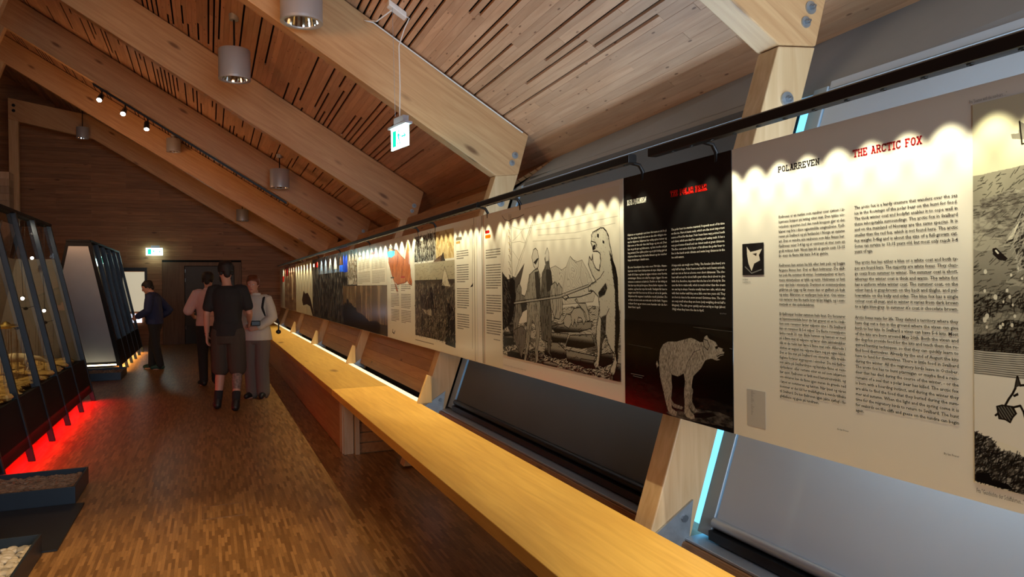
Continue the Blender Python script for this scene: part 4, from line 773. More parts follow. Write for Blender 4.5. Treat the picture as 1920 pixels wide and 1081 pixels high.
# --- dark collage panel with a text area
clg = panel(13.143, 7.351+.003, 'dark collage panel of old photographs with a pale text area and blue strip')
a = Art(13.143, 7.351+.003, 1.02, 2.01, 300, (.085, .075, .07)); nA = a.noise(14, 22, 51, 4); nB = a.noise(40, 90, 52, 4); nC = a.noise(22, 14, 53, 2); Yg, Xg = np.mgrid[0:a.H, 0:a.W]; zz = (Yg/a.k+a.z0)*1000; yy = a.yf*1000-Xg/a.k*1000
a.put(np.clip(nA*3.4-1.35, 0, 1).astype(np.float32), (.58, .55, .52), .6)
B = lambda x0, x1, z0, z1: (yy <= x0*1000) & (yy >= x1*1000) & (zz >= z0) & (zz <= z1)
m1 = B(12.340, 10.270, 1740, 2010); a.put(m1, (.42, .46, .52)); a.put((m1*np.clip(nA*3-1.5, 0, 1)).astype(np.float32), (.10, .10, .12), .8); a.put((m1*np.clip(nC*4-2.2, 0, 1)).astype(np.float32), (.45, .60, .80), .8)
m1 = B(11.349, 10.270, 1790, 2010); a.put((m1*np.clip(nB*3-1.2, 0, 1)).astype(np.float32), (.82, .82, .80), .9)
m1 = B(9.966, 9.639, 1730, 2000); a.put(m1, (.08, .22, .72)); m1 = B(10.315, 9.966, 1830, 2010); a.put(m1, (.25, .18, .15)); m1 = B(10.270, 9.882, 1740, 1830); a.put(m1, (.12, .3, .75))
m1 = B(9.639, 9.005, 1560, 2010); a.put(m1, (.42, .38, .33)); a.hatch(m1, 0., 220, .45, (.70, .68, .64), .7, warp=.4); a.put((B(9.639, 9.005, 1560, 1640)*np.clip(nC*4-1.6, 0, 1)).astype(np.float32), (.75, .72, .66), .9)
m1 = B(8.971, 7.351, 1550, 2010); a.put(m1, (.79, .77, .71)); a.stripes(8.902, 8.203, 1.57, 1.86, 20, gaps=(9,), col=(.42, .40, .36)); a.stripes(8.087, 7.449, 1.57, 1.86, 20, gaps=(9,), col=(.42, .40, .36))
a.line([(8.868*1000, 1905), (8.701*1000, 1905)], 24, (.45, .42, .38)); a.line([(8.145*1000, 1908), (7.918*1000, 1908)], 26, (.70, .25, .18))
m1 = B(10.008, 7.351, 1020, 1545); a.put(m1, (.36, .28, .20)); a.put((m1*np.clip(nB*3.2-1.2, 0, 1)).astype(np.float32), (.60, .50, .38), .85); a.put((m1*(zz < 1180+260*np.clip(1-(a.yf*1000-yy-3000)/1600, -.2, 1)*nB*1.6)).astype(np.float32), (.04, .032, .028), .85); a.put(B(7.703, 7.351, 1020, 1540).astype(np.float32), (.40, .36, .33), .5)
for i, (x0, x1) in enumerate(((13.073, 12.933), (12.933, 12.730), (12.730, 12.403))):
    for j in range(5): a.put(B(x0-.1, x1+.05, 1500+j*70, 1550+j*70), (.22, .22, .22), .5)
a.put(B(13.003, 12.865, 1880, 1930), (.8, .78, .7)); a.put(B(12.797, 12.467, 1860, 1950), (.8, .03, .02))
a.scrib((yy > 10.008*1000) & (zz < 1760), 260, 1.4, 110, 14, (.50, .48, .45), .4, .7); a.scrib((yy > 10.008*1000) & (zz < 1760), 220, 1.4, 120, 16, (.03, .03, .03), .6, .7, 6)
a.picture('photo_collage', clg)
# --- white panel with a bird, mixed panel at the far end
brd = panel(15.763, 13.143+.004, 'narrow white panel with a dark grouse at its foot')
a = Art(15.763, 13.143+.004, 1.02, 2.01, 160, (.74, .71, .62))
a.fill([(14727,1277),(14467,1458),(14216,1408),(13814,1421),(13434,1318),(13143,1133),(13143,1001),(13508,1181),(13972,1210),(14553,1176)], (.16, .10, .07)); a.line([(13972,1159),(13972,1029)], 20, (.3, .25, .2)); a.picture('grouse_print', brd)
far = panel(19.4, 15.763+.004, 'farthest panel with brown crowd photographs and red marks beside the end wall')
a = Art(19.4, 15.763+.004, 1.02, 2.01, 120, (.34, .26, .20)); nA = a.noise(18, 12, 61, 4); a.put(np.clip(nA*3-1.3, 0, 1).astype(np.float32), (.62, .52, .42), .8); Yg, Xg = np.mgrid[0:a.H, 0:a.W]; zz = (Yg/a.k+a.z0)*1000; yy = a.yf*1000-Xg/a.k*1000
a.put((yy > 18200), (.62, .60, .55)); a.put((yy > 18300) & (yy < 18800) & (zz > 1650) & (zz < 1780), (.7, .12, .10)); a.put((yy < 18000) & (yy > 17300) & (zz > 1780), (.35, .03, .04)); a.put((yy < 16600) & (yy > 16350) & (zz < 1800) & (zz > 1250), (.70, .60, .48)); a.put((yy < 17200) & (zz > 1850), (.62, .50, .45))
a.picture('crowd_photographs', far)

# ------------------------------------------------------------------ black lighting rail above the panels
RX = 1.615; RZ = 2.060
rails = [(.25, 2.40, 'near black lighting rail above the arctic fox and polar bear panels'), (2.54, 4.30, 'black lighting rail above the bear engraving panel'), (4.36, 18.9, 'long far black lighting rail running to the end wall')]
def led_color(y): return (1.0, .90, .58)
for (a0, a1, lb) in rails:
    r = root('lighting_rail', (RX, (a0+a1)/2, RZ), lb, 'light rail', 'lighting rail above the panels')
    obj('housing', MB().prism([(RX-.02, RZ-.017), (RX+.02, RZ-.017), (RX+.02, RZ+.014), (RX+.012, RZ+.02), (RX-.012, RZ+.02), (RX-.02, RZ+.014)], 'Y', a0, a1), 'black_metal', r, bevel=.002)
    yb = [.7, 2.12] if a0 < 1 else ([2.60, 3.90] if a0 < 3 else [4.44, 5.62, 6.14, 8.2, 10.2, 12.3, 14.5, 17.])
    for y in yb:
        bk = obj('bracket', MB().tube([(RX, y, RZ-.005), (RX+.03, y, RZ-.006), (RX+.07, y, RZ-.012), (RX+.088, y, RZ-.04), (RX+.091, y, RZ-.075)], .009, 10), 'black_metal', r, smooth=True)
    lens = MB()
    y = a0+.06; step = .115
    while y < a1-.03:
        s_ = step if y < 6 else (.23 if y < 10 else .46)
        lens.lathe([(.0001, .002), (.008, .002), (.008, 0)], (RX+.002, y, RZ-.0195), 8)
        boost = 1.0 if y < 2.45 else (.66 if y < 4.4 else .85)
        spot('led_spot', (RX+.004, y, RZ-.022), (RX+.050, y, RZ-.40), 6.0*(s_/step)*boost, led_color(y), 66 if y < 6 else 84, .6, .006, r)
        y += s_
    obj('led_lens', lens, 'lens_glow', r, kind='stuff')
# ------------------------------------------------------------------ pendant lamps
def pendant(x, y, z, dia, label, rod=True):
    r = dia/2; H = dia*.93; o = root('pendant_lamp', (x, y, z), label, 'lamp', 'silver pendant lamps under the roof')
    obj('shade', MB().lathe([(r*.93, .004), (r, .0), (r, H), (r*.96, H+.008), (.02, H+.012)], (x, y, z), 40), 'lamp_silver', o, smooth=True)
    obj('rim', MB().lathe([(r*.80, .006), (r*.82, -.004), (r*1.0, -.006), (r*1.01, .014), (r*.97, .016)], (x, y, z), 40), 'lamp_silver', o, smooth=True)
    pr = [(r*.80, .004), (r*.74, .05), (r*.60, H*.5), (r*.30, H*.72), (.001, H*.76)]; mb = MB(); v = []; f = []; n = 36
    for q, h in pr: v += [(x+q*(1-.05*(k % 2))*math.cos(2*math.pi*k/n), y+q*(1-.05*(k % 2))*math.sin(2*math.pi*k/n), z+h) for k in range(n)]
    for i in range(4): f += [(i*n+k, (i+1)*n+k, (i+1)*n+(k+1) % n, i*n+(k+1) % n) for k in range(n)]
    obj('reflector', mb.add(v, f), 'lamp_reflector', o)
    obj('bulb', MB().lathe([(.001, H*.35), (.02, H*.36), (.022, H*.6), (.03, H*.74)], (x, y, z), 16), 'plastic_white', o, smooth=True)
    zd = zdeck(x, y)
    obj('rod', MB().tube([(x, y, z+H), (x, y, zd)], .010, 8), 'black_metal', o); obj('canopy', MB().tube([(x, y, zd-.05), (x, y, zd+.01)], [.045, .05], 14), 'lamp_silver', o, smooth=True)
    return o
pendant(.67, 5.62, 3.54, .31, 'largest silver pendant lamp, cut by the top of the picture')
pendant(.27, 7.85, 3.66, .31, 'second largest silver pendant lamp, hanging on a rod before the board ceiling')
pendant(1.09, 12.3, 3.16, .31, 'silver pendant lamp at the right end of the spotlight track')
pendant(-.62, 16.1, 4.30, .27, 'silver pendant lamp hanging just below the spotlight track')
pendant(.80, 19.2, 3.20, .29, 'small silver pendant lamp nearest to the exhibition panels far down the hall')
pendant(-2.67, 19.4, 5.06, .26, 'small silver pendant lamp in front of the bent last beam on the left')
# ------------------------------------------------------------------ spotlight track
tr = root('spotlight_track', (-.2, 12.98, 3.95), 'black spotlight track with three adjustable spots under a sloping beam', 'track light')
zo3 = -.027*(FY[3]-6)
def ztr(X): return 2.51+.612*(2.36-X)+zo3-.012
mb = MB(); x0, x1, yy = -1.62, 1.25, FY[3]+.05
mb.hexa([(x0, yy-.02, ztr(x0)-.04), (x1, yy-.02, ztr(x1)-.04), (x1, yy+.02, ztr(x1)-.04), (x0, yy+.02, ztr(x0)-.04)], [(x0, yy-.02, ztr(x0)), (x1, yy-.02, ztr(x1)), (x1, yy+.02, ztr(x1)), (x0, yy+.02, ztr(x0))]); obj('track_bar', mb, 'black_metal', tr)
for X, tg in ((-1.50, (-2.6, 9.0, .6)), (-1.18, (-1.9, 8.0, .4)), (-.86, (-.9, 10.5, .0))):
    z = ztr(X)-.04; c = Vector((X-.02, yy, z-.11)); d = (Vector(tg)-c).normalized()
    sp = obj('spot_head', MB().tube([c-d*.07, c+d*.07], [.038, .045], 18), 'black_metal', tr, smooth=True)
    obj('yoke', MB().tube([(X, yy, z+.01), (X, yy, z-.06), tuple(c)], .010, 8), 'black_metal', tr)
    obj('spot_lens', MB().tube([c+d*.069, c+d*.074], .036, 18), 'spot_glow', sp)
    spot('track_spot', c+d*.09, tg, 10, (1, .83, .6), 34, .7, .02, tr)
# cable ties along the track
mb = MB()
for i in range(24):
    X = -.45+i*.068; mb.tube([(X, yy-.01, ztr(X)-.03), (X+.012, yy-.015, ztr(X)-.10)], .003, 4)
obj('cable_tie', mb, 'black_metal', tr, kind='stuff')
# ------------------------------------------------------------------ exit signs
def exit_sign(c, ang, W, H, label):
    o = root('exit_sign', c, label, 'exit sign', None); o.rotation_euler = (0, 0, ang); M = Vector(c)
    def at(mb): return mb
    def P(mb): mb.v = [(v[0]+M.x, v[1]+M.y, v[2]+M.z) for v in mb.v]; return mb
    obj('diffuser', P(MB().box((-W/2, -.006, 0), (W/2, .006, H))), 'sign_glow', o)
    obj('housing', P(MB().box((-W/2-.01, -.03, H), (W/2+.01, .03, H+.016)).box((-W/5, -.024, H+.016), (W/5+.05, .024, H+.07))), 'sign_housing', o)
    for s in (-1, 1):   # running figure, arrow and doorway
        y = s*.0068; q = []
        def quad(pts): q.append([(p[0]*W*s, y, p[1]*H) for p in pts])
        quad([(.18, .12), (.40, .12), (.40, .88), (.18, .88)])
        quad([(-.40, .46), (-.12, .46), (-.12, .54), (-.40, .54)]); quad([(-.40, .5), (-.28, .66), (-.26, .60), (-.34, .5)]); quad([(-.40, .5), (-.34, .5), (-.26, .40), (-.28, .34)])
        quad([(-.02, .42), (.06, .42), (.10, .70), (.0, .70)]); quad([(.0, .74), (.05, .74), (.05, .86), (.0, .86)]); quad([(-.02, .42), (.03, .42), (-.03, .14), (-.09, .14)]); quad([(.03, .44), (.08, .40), (.14, .18), (.09, .16)]); quad([(-.1, .56), (.0, .66), (.0, .60), (-.08, .5)]); quad([(.08, .66), (.16, .56), (.14, .5), (.08, .6)])
        mb = MB()
        for t in q: mb.add(t, [(0, 1, 2, 3)])
        obj('pictogram', P(mb), 'sign_green', o)
    return o
es = exit_sign((1.385, 5.50, 2.615), 0, .30, .165, 'glowing green and white exit sign hanging on thin wires near the beam')
es.rotation_euler = (0, 0, math.radians(-79))
jb = root('junction_box', (1.37, 5.50, 3.66), 'white junction box on the board ceiling feeding the exit sign cable', 'junction box')
zc = zdeck(1.37, 5.5)
mb = MB().box((1.30, 5.46, zc-.045), (1.44, 5.54, zc-.0)); mb.v = [(v[0], v[1], v[2]+.605*(1.37-v[0])) for v in mb.v]; obj('box_body', mb, 'plastic_white', jb, bevel=.006)
obj('power_cable', MB().tube([(1.44, 5.50, zc-.06), (1.47, 5.50, zc-.075), (1.43, 5.5, zc-.16), (1.385, 5.50, zc-.30), (1.39, 5.5, 3.1), (1.385, 5.50, 2.85)], .0045, 8), 'plastic_white', jb, smooth=True)
obj('suspension_wire', MB().tube([(1.33, 5.47, zc-.01), (1.345, 5.48, 2.85)], .0015, 5), 'galvanised', jb)
obj('beam_cable', MB().tube([(1.33, 5.50, zc-.03), (1.24, 5.62, 3.62), (1.20, 5.90, 3.72), (1.28, 5.93, zdeck(1.28, 5.9)-.03), (2.62, 5.93, zdeck(2.62, 5.9)-.03)], .0055, 8), 'plastic_white', jb, smooth=True)
point('exit_light', (1.30, 5.36, 2.68), 1.3, (.7, 1, .95), .05, es).location = (-.0, -.12, .06)
e2 = exit_sign((-1.33, 21.52, 2.42), 0, .40, .19, 'glowing exit sign on the end wall above the entrance door')
point('exit_light_far', (0, 0, 0), 2.2, (.65, 1, .97), .06, e2).location = (0, -.13, .05)
ns = root('lit_notice_case', (-1.8, YEND-.06, .67), 'softly lit notice case with a black frame on the end wall', 'notice case')
obj('frame', MB().box((-2.16, YEND-.07, 2.0), (-1.52, YEND-.02, 2.09)).box((-1.58, YEND-.07, .62), (-1.52, YEND-.02, 2.0)).box((-2.16, YEND-.07, .62), (-2.10, YEND-.02, 2.0)), 'black_metal', ns)
obj('lit_sheet', MB().box((-2.10, YEND-.05, .92), (-1.58, YEND-.03, 1.98)), 'lightbox_glow', ns); obj('screen', MB().box((-2.02, YEND-.055, .62), (-1.66, YEND-.03, .86)), 'screen_glow', ns)
# ------------------------------------------------------------------ display cases with leaning ribs
def case(y0, y1, ribs, label, lit):
    XC = -2.15; HT = 2.40; c = root('display_case', (XC, (y0+y1)/2, 0), label, 'display case', None)
    def xr(z, s): return XC+s*(.18+(.68-.18)*(1-z/HT))          # right or left face at height z
    for s in (1, -1):
        a, b_ = xr(.13, s), xr(.57, s)
        obj('plinth_band', MB().prism([(a, .13), (b_, .57), (b_-.02*s, .57), (a-.02*s, .13)], 'Y', y0, y1), 'case_black', c)
        for y in ribs:
            pr = [(xr(0, s), 0), (xr(HT, s), HT), (xr(HT, s)-.055*s, HT), (xr(0, s)-.055*s, 0)]
            o = MB().prism([(p[0]+.012*s, p[1]) for p in pr], 'Y', y-.022, y+.022); obj('rib', o, 'case_steel', c, bevel=.004)
        for ya, yb in zip(ribs[:-1], ribs[1:]):
            g = MB(); xa, xb = xr(.57, s)-.03*s, xr(HT, s)-.03*s
            g.add([(xa, ya+.022, .57), (xa, yb-.022, .57), (xb, yb-.022, HT-.02), (xb, ya+.022, HT-.02)], [(0, 1, 2, 3)]); obj('glass_pane', g, 'case_glass', c)
    obj('roof', MB().box((xr(HT, -1)-.01, y0, HT-.01), (xr(HT, 1)+.01, y1, HT+.03)), 'case_black', c, bevel=.004)
    obj('bed', MB().box((xr(.56, -1)+.03, y0+.03, .50), (xr(.56, 1)-.03, y1-.03, .56)), 'case_black', c)
    obj('underside', MB().box((xr(.15, -1)+.03, y0+.02, .20), (xr(.15, 1)-.03, y1-.02, .23)), 'case_black', c)
    return c, xr
# case one, with an arctic shore diorama
RB = [6.72, 7.66, 8.58, 9.48, 10.42, 11.42]
c1, xr = case(6.66, 11.48, RB, 'near glass display case with blue-black leaning ribs and a lit shore diorama', True)
for yy_, hz in ((11.46, 1.95),):
    obj('end_backdrop', MB().prism([(xr(.56, 1)-.05, .56), (xr(hz, 1)-.05, hz), (xr(hz, -1)+.05, hz), (xr(.56, -1)+.05, .56)], 'Y', yy_-.03, yy_), 'backdrop_beige', c1)
obj('end_glass', MB().prism([(xr(1.95, 1)-.05, 1.96), (xr(2.38, 1)-.05, 2.38), (xr(2.38, -1)+.05, 2.38), (xr(1.95, -1)+.05, 1.96)], 'Y', 11.445, 11.46), 'case_glass', c1)
obj('rear_backdrop', MB().prism([(xr(.56, -1)+.06, .56), (xr(1.95, -1)+.06, 1.95), (xr(1.95, -1)+.05, 1.95), (xr(.56, -1)+.05, .56)], 'Y', 6.8, 11.42), 'backdrop_beige', c1)
r = random.Random(11); mb = MB()
for i in range(900):
    x = -2.15+(r.random()-.5)*1.0; y = 6.85+r.random()*4.5; s = .018+.055*r.random()**2; mb.blob((x, y, .565+s*.4+.035*r.random()), (s*1.5, s*1.6, s*.5), 7, 4, .35, r)
obj('shore_rocks', mb, 'rock_ochre', c1, kind='stuff')
mb = MB()
for i in range(60):
    x = -2.15+(r.random()-.5)*.9; y = 7.6+r.random()*3.4; mb.tube([(x, y, .57), (x+(r.random()-.5)*.03, y, 1.0+.1*r.random())], .003, 4)
obj('reeds', mb, 'gravel_dark', c1, kind='stuff')
g = root('gold_ring_ornament', (-1.95, 8.95, 1.17), 'gilded dish-like ring on thin rods glowing in the near display case', 'ornament')
obj('ring', MB().lathe([(.07, .0), (.10, -.012), (.125, 0), (.10, .016), (.07, .0)], (-1.95, 8.95, 1.17), 28), 'brass', g, smooth=True)
obj('dish', MB().lathe([(.001, .05), (.03, .035), (.07, .0), (.05, -.03), (.001, -.035)], (-1.95, 8.95, 1.17), 24), 'brass', g, smooth=True)
for i in range(5): obj('rod', MB().tube([(-2.04+.045*i, 8.95, .56), (-2.04+.045*i, 8.95, 1.165)], .003, 6), 'brass', g)
# white animal on the shore: a bear cub walking
wb = root('white_fox_model', (-1.95, 9.28, .655), 'pale stuffed arctic fox standing on rocks in the near case', 'stuffed animal')
BODY_TODO = []
def lamp_in_case(x, y, z, i):
    o = root('case_spotlight', (x, y, z), ('bright small spotlight inside the near case beside the widest gap between ribs', 'second bright spotlight inside the near case, lower and farther along', 'tiny spotlight high in the near display case')[i], 'spotlight')
    obj('lamp_body', MB().tube([(x, y, z), (x, y+.05, z+.02)], [.022, .018], 12), 'black_metal', o); obj('lamp_glow', MB().blob((x, y-.005, z), (.020, .012, .020), 10, 6), 'spot_glow', o)
    obj('lamp_stem', MB().tube([(x, y+.03, z), (x-.03, y+.05, 2.37)], .003, 6), 'black_metal', o)
lamp_in_case(-2.02, 10.05, 1.44, 0); lamp_in_case(-1.95, 10.85, 1.27, 1); lamp_in_case(-2.10, 11.0, 1.95, 2)
for i, y in enumerate((7.4, 8.7, 10.0)): spot('case_light', (-2.12, y, 2.33), (-2.12, y+.15, .5), 55, (1, .70, .28), 62, .7, .02, c1)
spot('backdrop_light', (-2.12, 9.9, 2.33), (-2.15, 11.46, 1.2), 16, (1, .84, .6), 95, .8, .03, c1)
for i, (x, y, z) in enumerate(((-2.0, 10.1, 1.32), (-1.93, 10.8, 1.12), (-2.05, 9.9, 1.10))):
    b = root('hanging_bird', (x, y, z), ('dark little bird hung below the first bright case spotlight', 'dark little bird hung below the second bright case spotlight', 'small dull bird hung lowest in the near case')[i], 'bird')
    obj('body', MB().blob((x, y, z), (.025, .045, .02), 10, 7).blob((x+.01, y-.05, z+.012), (.014, .016, .014), 8, 6), 'dark_feather', b, smooth=True)
    for s in (1, -1): obj('wing', MB().add([(x+.02*s, y-.03, z+.005), (x+.02*s, y+.03, z+.005), (x+.09*s, y+.02, z+.025), (x+.085*s, y-.015, z+.025), (x+.02*s, y-.03, z+.011), (x+.02*s, y+.03, z+.011), (x+.09*s, y+.02, z+.029), (x+.085*s, y-.015, z+.029)], [(3,2,1,0),(4,5,6,7),(0,1,5,4),(1,2,6,5),(2,3,7,6),(3,0,4,7)]), 'dark_feather', b)
    obj('thread', MB().tube([(x, y, z+.02), (x, y, 2.38)], .001, 4), 'black_metal', b)
# case two
c2, _ = case(14.95, 19.6, [15.02, 15.92, 16.82, 17.72, 18.62, 19.52], 'far dark display case with a pale grey coffin-shaped end panel', False)
obj('end_panel', MB().prism([(xr(.21, 1)-.06, .21), (xr(2.31, 1)-.045, 2.31), (xr(2.31, -1)+.045, 2.31), (xr(.21, -1)+.06, .21)], 'Y', 14.955, 14.975), 'end_panel_grey', c2)
obj('end_frame', MB().prism([(xr(.13, 1)+.01, .13), (xr(2.40, 1)+.01, 2.40), (xr(2.40, -1)-.01, 2.40), (xr(.13, -1)-.01, .13)], 'Y', 14.976, 15.0), 'case_black', c2)
obj('inner_lining', MB().prism([(xr(.57, 1)-.09, .57), (xr(2.3, 1)-.09, 2.3), (xr(2.3, 1)-.11, 2.3), (xr(.57, 1)-.11, .57)], 'Y', 15.0, 19.5), 'dark_void', c2)
obj('warm_tube', MB().tube([(-2.35, 14.82, .165), (-1.56, 14.82, .165)], .012, 8), 'led_warm', c2)
area('case_glow', (-1.60, 17.3, .19), None, .12, 42, (1.0, .58, .18), 4.4, 150).rotation_euler = (0, math.radians(-35), 0)
# red light under the near case
area('red_under_light', (-1.56, 9.0, .19), None, .16, 62, (1.0, .003, .005), 4.6, 150).rotation_euler = (0, math.radians(-40), 0)
# ------------------------------------------------------------------ trays of stones and the dark plinth between them
def tray(x0, x1, y0, y1, h, label, mat='tray_steel'):
    t = root('stone_tray', ((x0+x1)/2, (y0+y1)/2, 0), label, 'tray'); w_ = .014
    obj('tray_bottom', MB().box((x0+w_, y0+w_, .003), (x1-w_, y1-w_, .02)), 'dark_plinth', t)
    for a, b_ in (((x0, y0), (x1, y0+w_)), ((x0, y1-w_), (x1, y1)), ((x0, y0+w_), (x0+w_, y1-w_)), ((x1-w_, y0+w_), (x1, y1-w_))):
        obj('tray_side', MB().box((a[0], a[1], .002), (b_[0], b_[1], h)), mat, t, bevel=.002)
    return t
t1 = tray(-2.6, -.915, 3.4, 4.93, .125, 'nearest dark tray filled with smooth white pebbles', 'tray_steel')
t2 = tray(-2.6, -.90, 5.98, 6.60, .13, 'dark steel tray of brown gravel in front of the red-lit case')
t3 = tray(-2.75, -1.38, 13.75, 14.7, .13, 'far low gravel tray in front of the grey coffin-shaped case end')
tagged('low_plinth', MB().box((-2.6, 4.96, .002), (-.842, 5.97, .012)), 'dark_plinth', 'flat black base plate on the floor between the two nearest trays', 'base plate')
obj('gravel_fill', MB().box((-2.58, 6.0, .02), (-.92, 6.58, .08)), 'gravel_dark', t2); obj('gravel_fill', MB().box((-2.73, 13.77, .02), (-1.40, 14.68, .085)), 'gravel_dark', t3)
for tt, (x0, x1, y0, y1), n_ in ((t2, (-2.0, -.93, 6.01, 6.57), 1500), (t3, (-2.6, -1.42, 13.8, 14.65), 500)):
    mb = MB()
    for i in range(n_):
        s = .010+.012*r.random(); mb.blob((x0+(x1-x0)*r.random(), y0+(y1-y0)*r.random(), .082+.012*r.random()), (s*1.3, s, s*.7), 6, 3, .4, r)
    obj('gravel', mb, 'gravel_dark', tt, kind='stuff')
obj('pebble_base', MB().box((-2.58, 3.42, .02), (-.93, 4.91, .05)), 'stone_grey', t1)
protos = []
for i in range(4):
    mb = MB().blob((0, 0, 0), (.034, .024, .016), 12, 8); mb.v = [(v[0]*(1+.18*math.sin(3*v[1]*40+i*1.7)), v[1]*(1+.15*math.cos(v[0]*60+i)), v[2]) for v in mb.v]
    me = D.meshes.new('pebble'); me.from_pydata(mb.v, [], mb.f); me.materials.append(MATS['stone_white' if i < 3 else 'stone_grey']); me.polygons.foreach_set('use_smooth', [True]*len(me.polygons)); protos.append(me)
cnt = 0; placed = []; tries = 0
while cnt < 260 and tries < 9000:
    tries += 1; x = -1.30+.355*r.random(); y = 4.15+.74*r.random(); lay = 0 if cnt < 150 else 1
    if any((x-a)**2+((y-b_)*1.2)**2 < (.040 if lay == L_ else .0)**2 for a, b_, L_ in placed): continue
    o = D.objects.new('pebble', r.choice(protos)); COL.objects.link(o); s = .75+.5*r.random(); o.scale = (s, s, s); o.location = (x, y, .066+lay*.024); o.rotation_euler = (r.random()*.5-.25, r.random()*.5-.25, r.random()*6.3)
    o['label'] = 'smooth pale pebble lying in the nearest dark tray'; o['category'] = 'pebble'; o['group'] = 'white pebbles in the nearest tray'; placed.append((x, y, lay)); cnt += 1
spot('floor_wash', (-.75, 3.2, 3.9), (-.40, 4.20, 0), 420, (1, .70, .32), 44, .9, .04)
spot('gallery_downlight', (-.55, 6.6, 4.1), (-.1, 7.2, 0), 30, (1, .70, .36), 60, 1., .05)

fb = root('floor_box', (.075, 5.37, 0), 'flush rectangular floor socket hatch let into the parquet', 'floor hatch')
for a_, b_ in (((-.06, 5.22), (.21, 5.228)), ((-.06, 5.52), (.21, 5.528)), ((-.06, 5.228), (-.052, 5.52)), ((.202, 5.228), (.21, 5.52))): obj('hatch_frame', MB().box((*a_, 0), (*b_, .002)), 'door_wood', fb)
obj('hatch_lid', MB().box((-.05, 5.23, 0), (.20, 5.518, .001)), 'parquet', fb)
# ------------------------------------------------------------------ people
def ring(c, rx, ry, n=16, rot=0, tilt=None):
    ca, sa = math.cos(rot), math.sin(rot)
    return [(c[0]+rx*math.cos(t)*ca-ry*math.sin(t)*sa, c[1]+rx*math.cos(t)*sa+ry*math.sin(t)*ca, c[2]) for t in (2*math.pi*k/n for k in range(n))]
def loft(mb, rings):
    n = len(rings[0]); v = [p for q in rings for p in q]; f = [tuple(range(n))[::-1], tuple(range((len(rings)-1)*n, len(rings)*n))]
    for i in range(len(rings)-1): f += [(i*n+k, i*n+(k+1) % n, (i+1)*n+(k+1) % n, (i+1)*n+k) for k in range(n)]
    mb.add(v, f)
def limb(mb, pts, rad, n=14):
    """tapered round limb with rounded ends"""
    P = [Vector(p) for p in pts]; Q = []; R = []
    d = (P[0]-P[1]).normalized()
    for a in (1.0, .8, .45): Q.append(P[0]+d*rad[0]*a); R.append(rad[0]*math.sqrt(max(.02, 1-a*a)))
    for i in range(len(P)-1):
        for t in (0, .33, .66): Q.append(P[i].lerp(P[i+1], t)); R.append(rad[i]*(1-t)+rad[i+1]*t)
    Q.append(P[-1]); R.append(rad[-1]); d = (P[-1]-P[-2]).normalized()
    for a in (.45, .8, 1.0): Q.append(P[-1]+d*rad[-1]*a); R.append(rad[-1]*math.sqrt(max(.02, 1-a*a)))
    mb.tube(Q, R, n)
def fuse(name, mb, mat, parent, vox, sm=3, fn=None):
    """voxel-fuse overlapping solids into one continuous surface"""
    me = D.meshes.new('tmp'); me.from_pydata(mb.v, [], mb.f); me.update(); o = D.objects.new('tmp', me); COL.objects.link(o)
    m1 = o.modifiers.new('r', 'REMESH'); m1.mode = 'VOXEL'; m1.voxel_size = vox; m1.use_smooth_shade = True
    if sm: m2 = o.modifiers.new('s', 'SMOOTH'); m2.factor = .5; m2.iterations = sm
    dg = bpy.context.evaluated_depsgraph_get(); ev = o.evaluated_get(dg); out = D.meshes.new_from_object(ev); D.objects.remove(o)
    out.name = name; out.materials.clear(); out.materials.append(MATS[mat]); out.polygons.foreach_set('use_smooth', [True]*len(out.polygons))
    q = D.objects.new(name, out); COL.objects.link(q); q.parent = parent; return q
def hand(mb, wrist, d, side, palmn, curl=.6, s=1.0):
    """palm, four unequal curled fingers and a thumb; d: direction of the hand, side: thumb side, palmn: palm normal (fingers close towards it)"""
    w_ = Vector(wrist); d = Vector(d).normalized(); pn = Vector(palmn).normalized(); pn = (pn-d*pn.dot(d)).normalized(); sd = d.cross(pn).normalized(); sd = sd if sd.dot(Vector(side)) > 0 else -sd
    for k in (-.024, -.008, .008, .024): limb(mb, [w_+sd*k*.6*s, w_+d*.085*s+sd*k*s], [.017*s, .014*s], 8)
    for k, ln in ((.027, .068), (.009, .078), (-.009, .072), (-.027, .056)):
        p0 = w_+d*.082*s+sd*k*s; a1 = curl*.6; p1 = p0+(d*math.cos(a1)+pn*math.sin(a1))*ln*.48*s; a2 = curl*1.5; p2 = p1+(d*math.cos(a2)+pn*math.sin(a2))*ln*.32*s; a3 = curl*2.2; p3 = p2+(d*math.cos(a3)+pn*math.sin(a3))*ln*.24*s
        limb(mb, [p0, p1, p2, p3], [.0098*s, .0092*s, .0085*s, .0075*s], 8)
    q0 = w_+d*.03*s+sd*.026*s; q1 = q0+(d*.6+sd*.7+pn*.35).normalized()*.036*s; q2 = q1+(d*.9+sd*.25+pn*.5).normalized()*.030*s; limb(mb, [q0, q1, q2], [.014*s, .011*s, .009*s], 8)
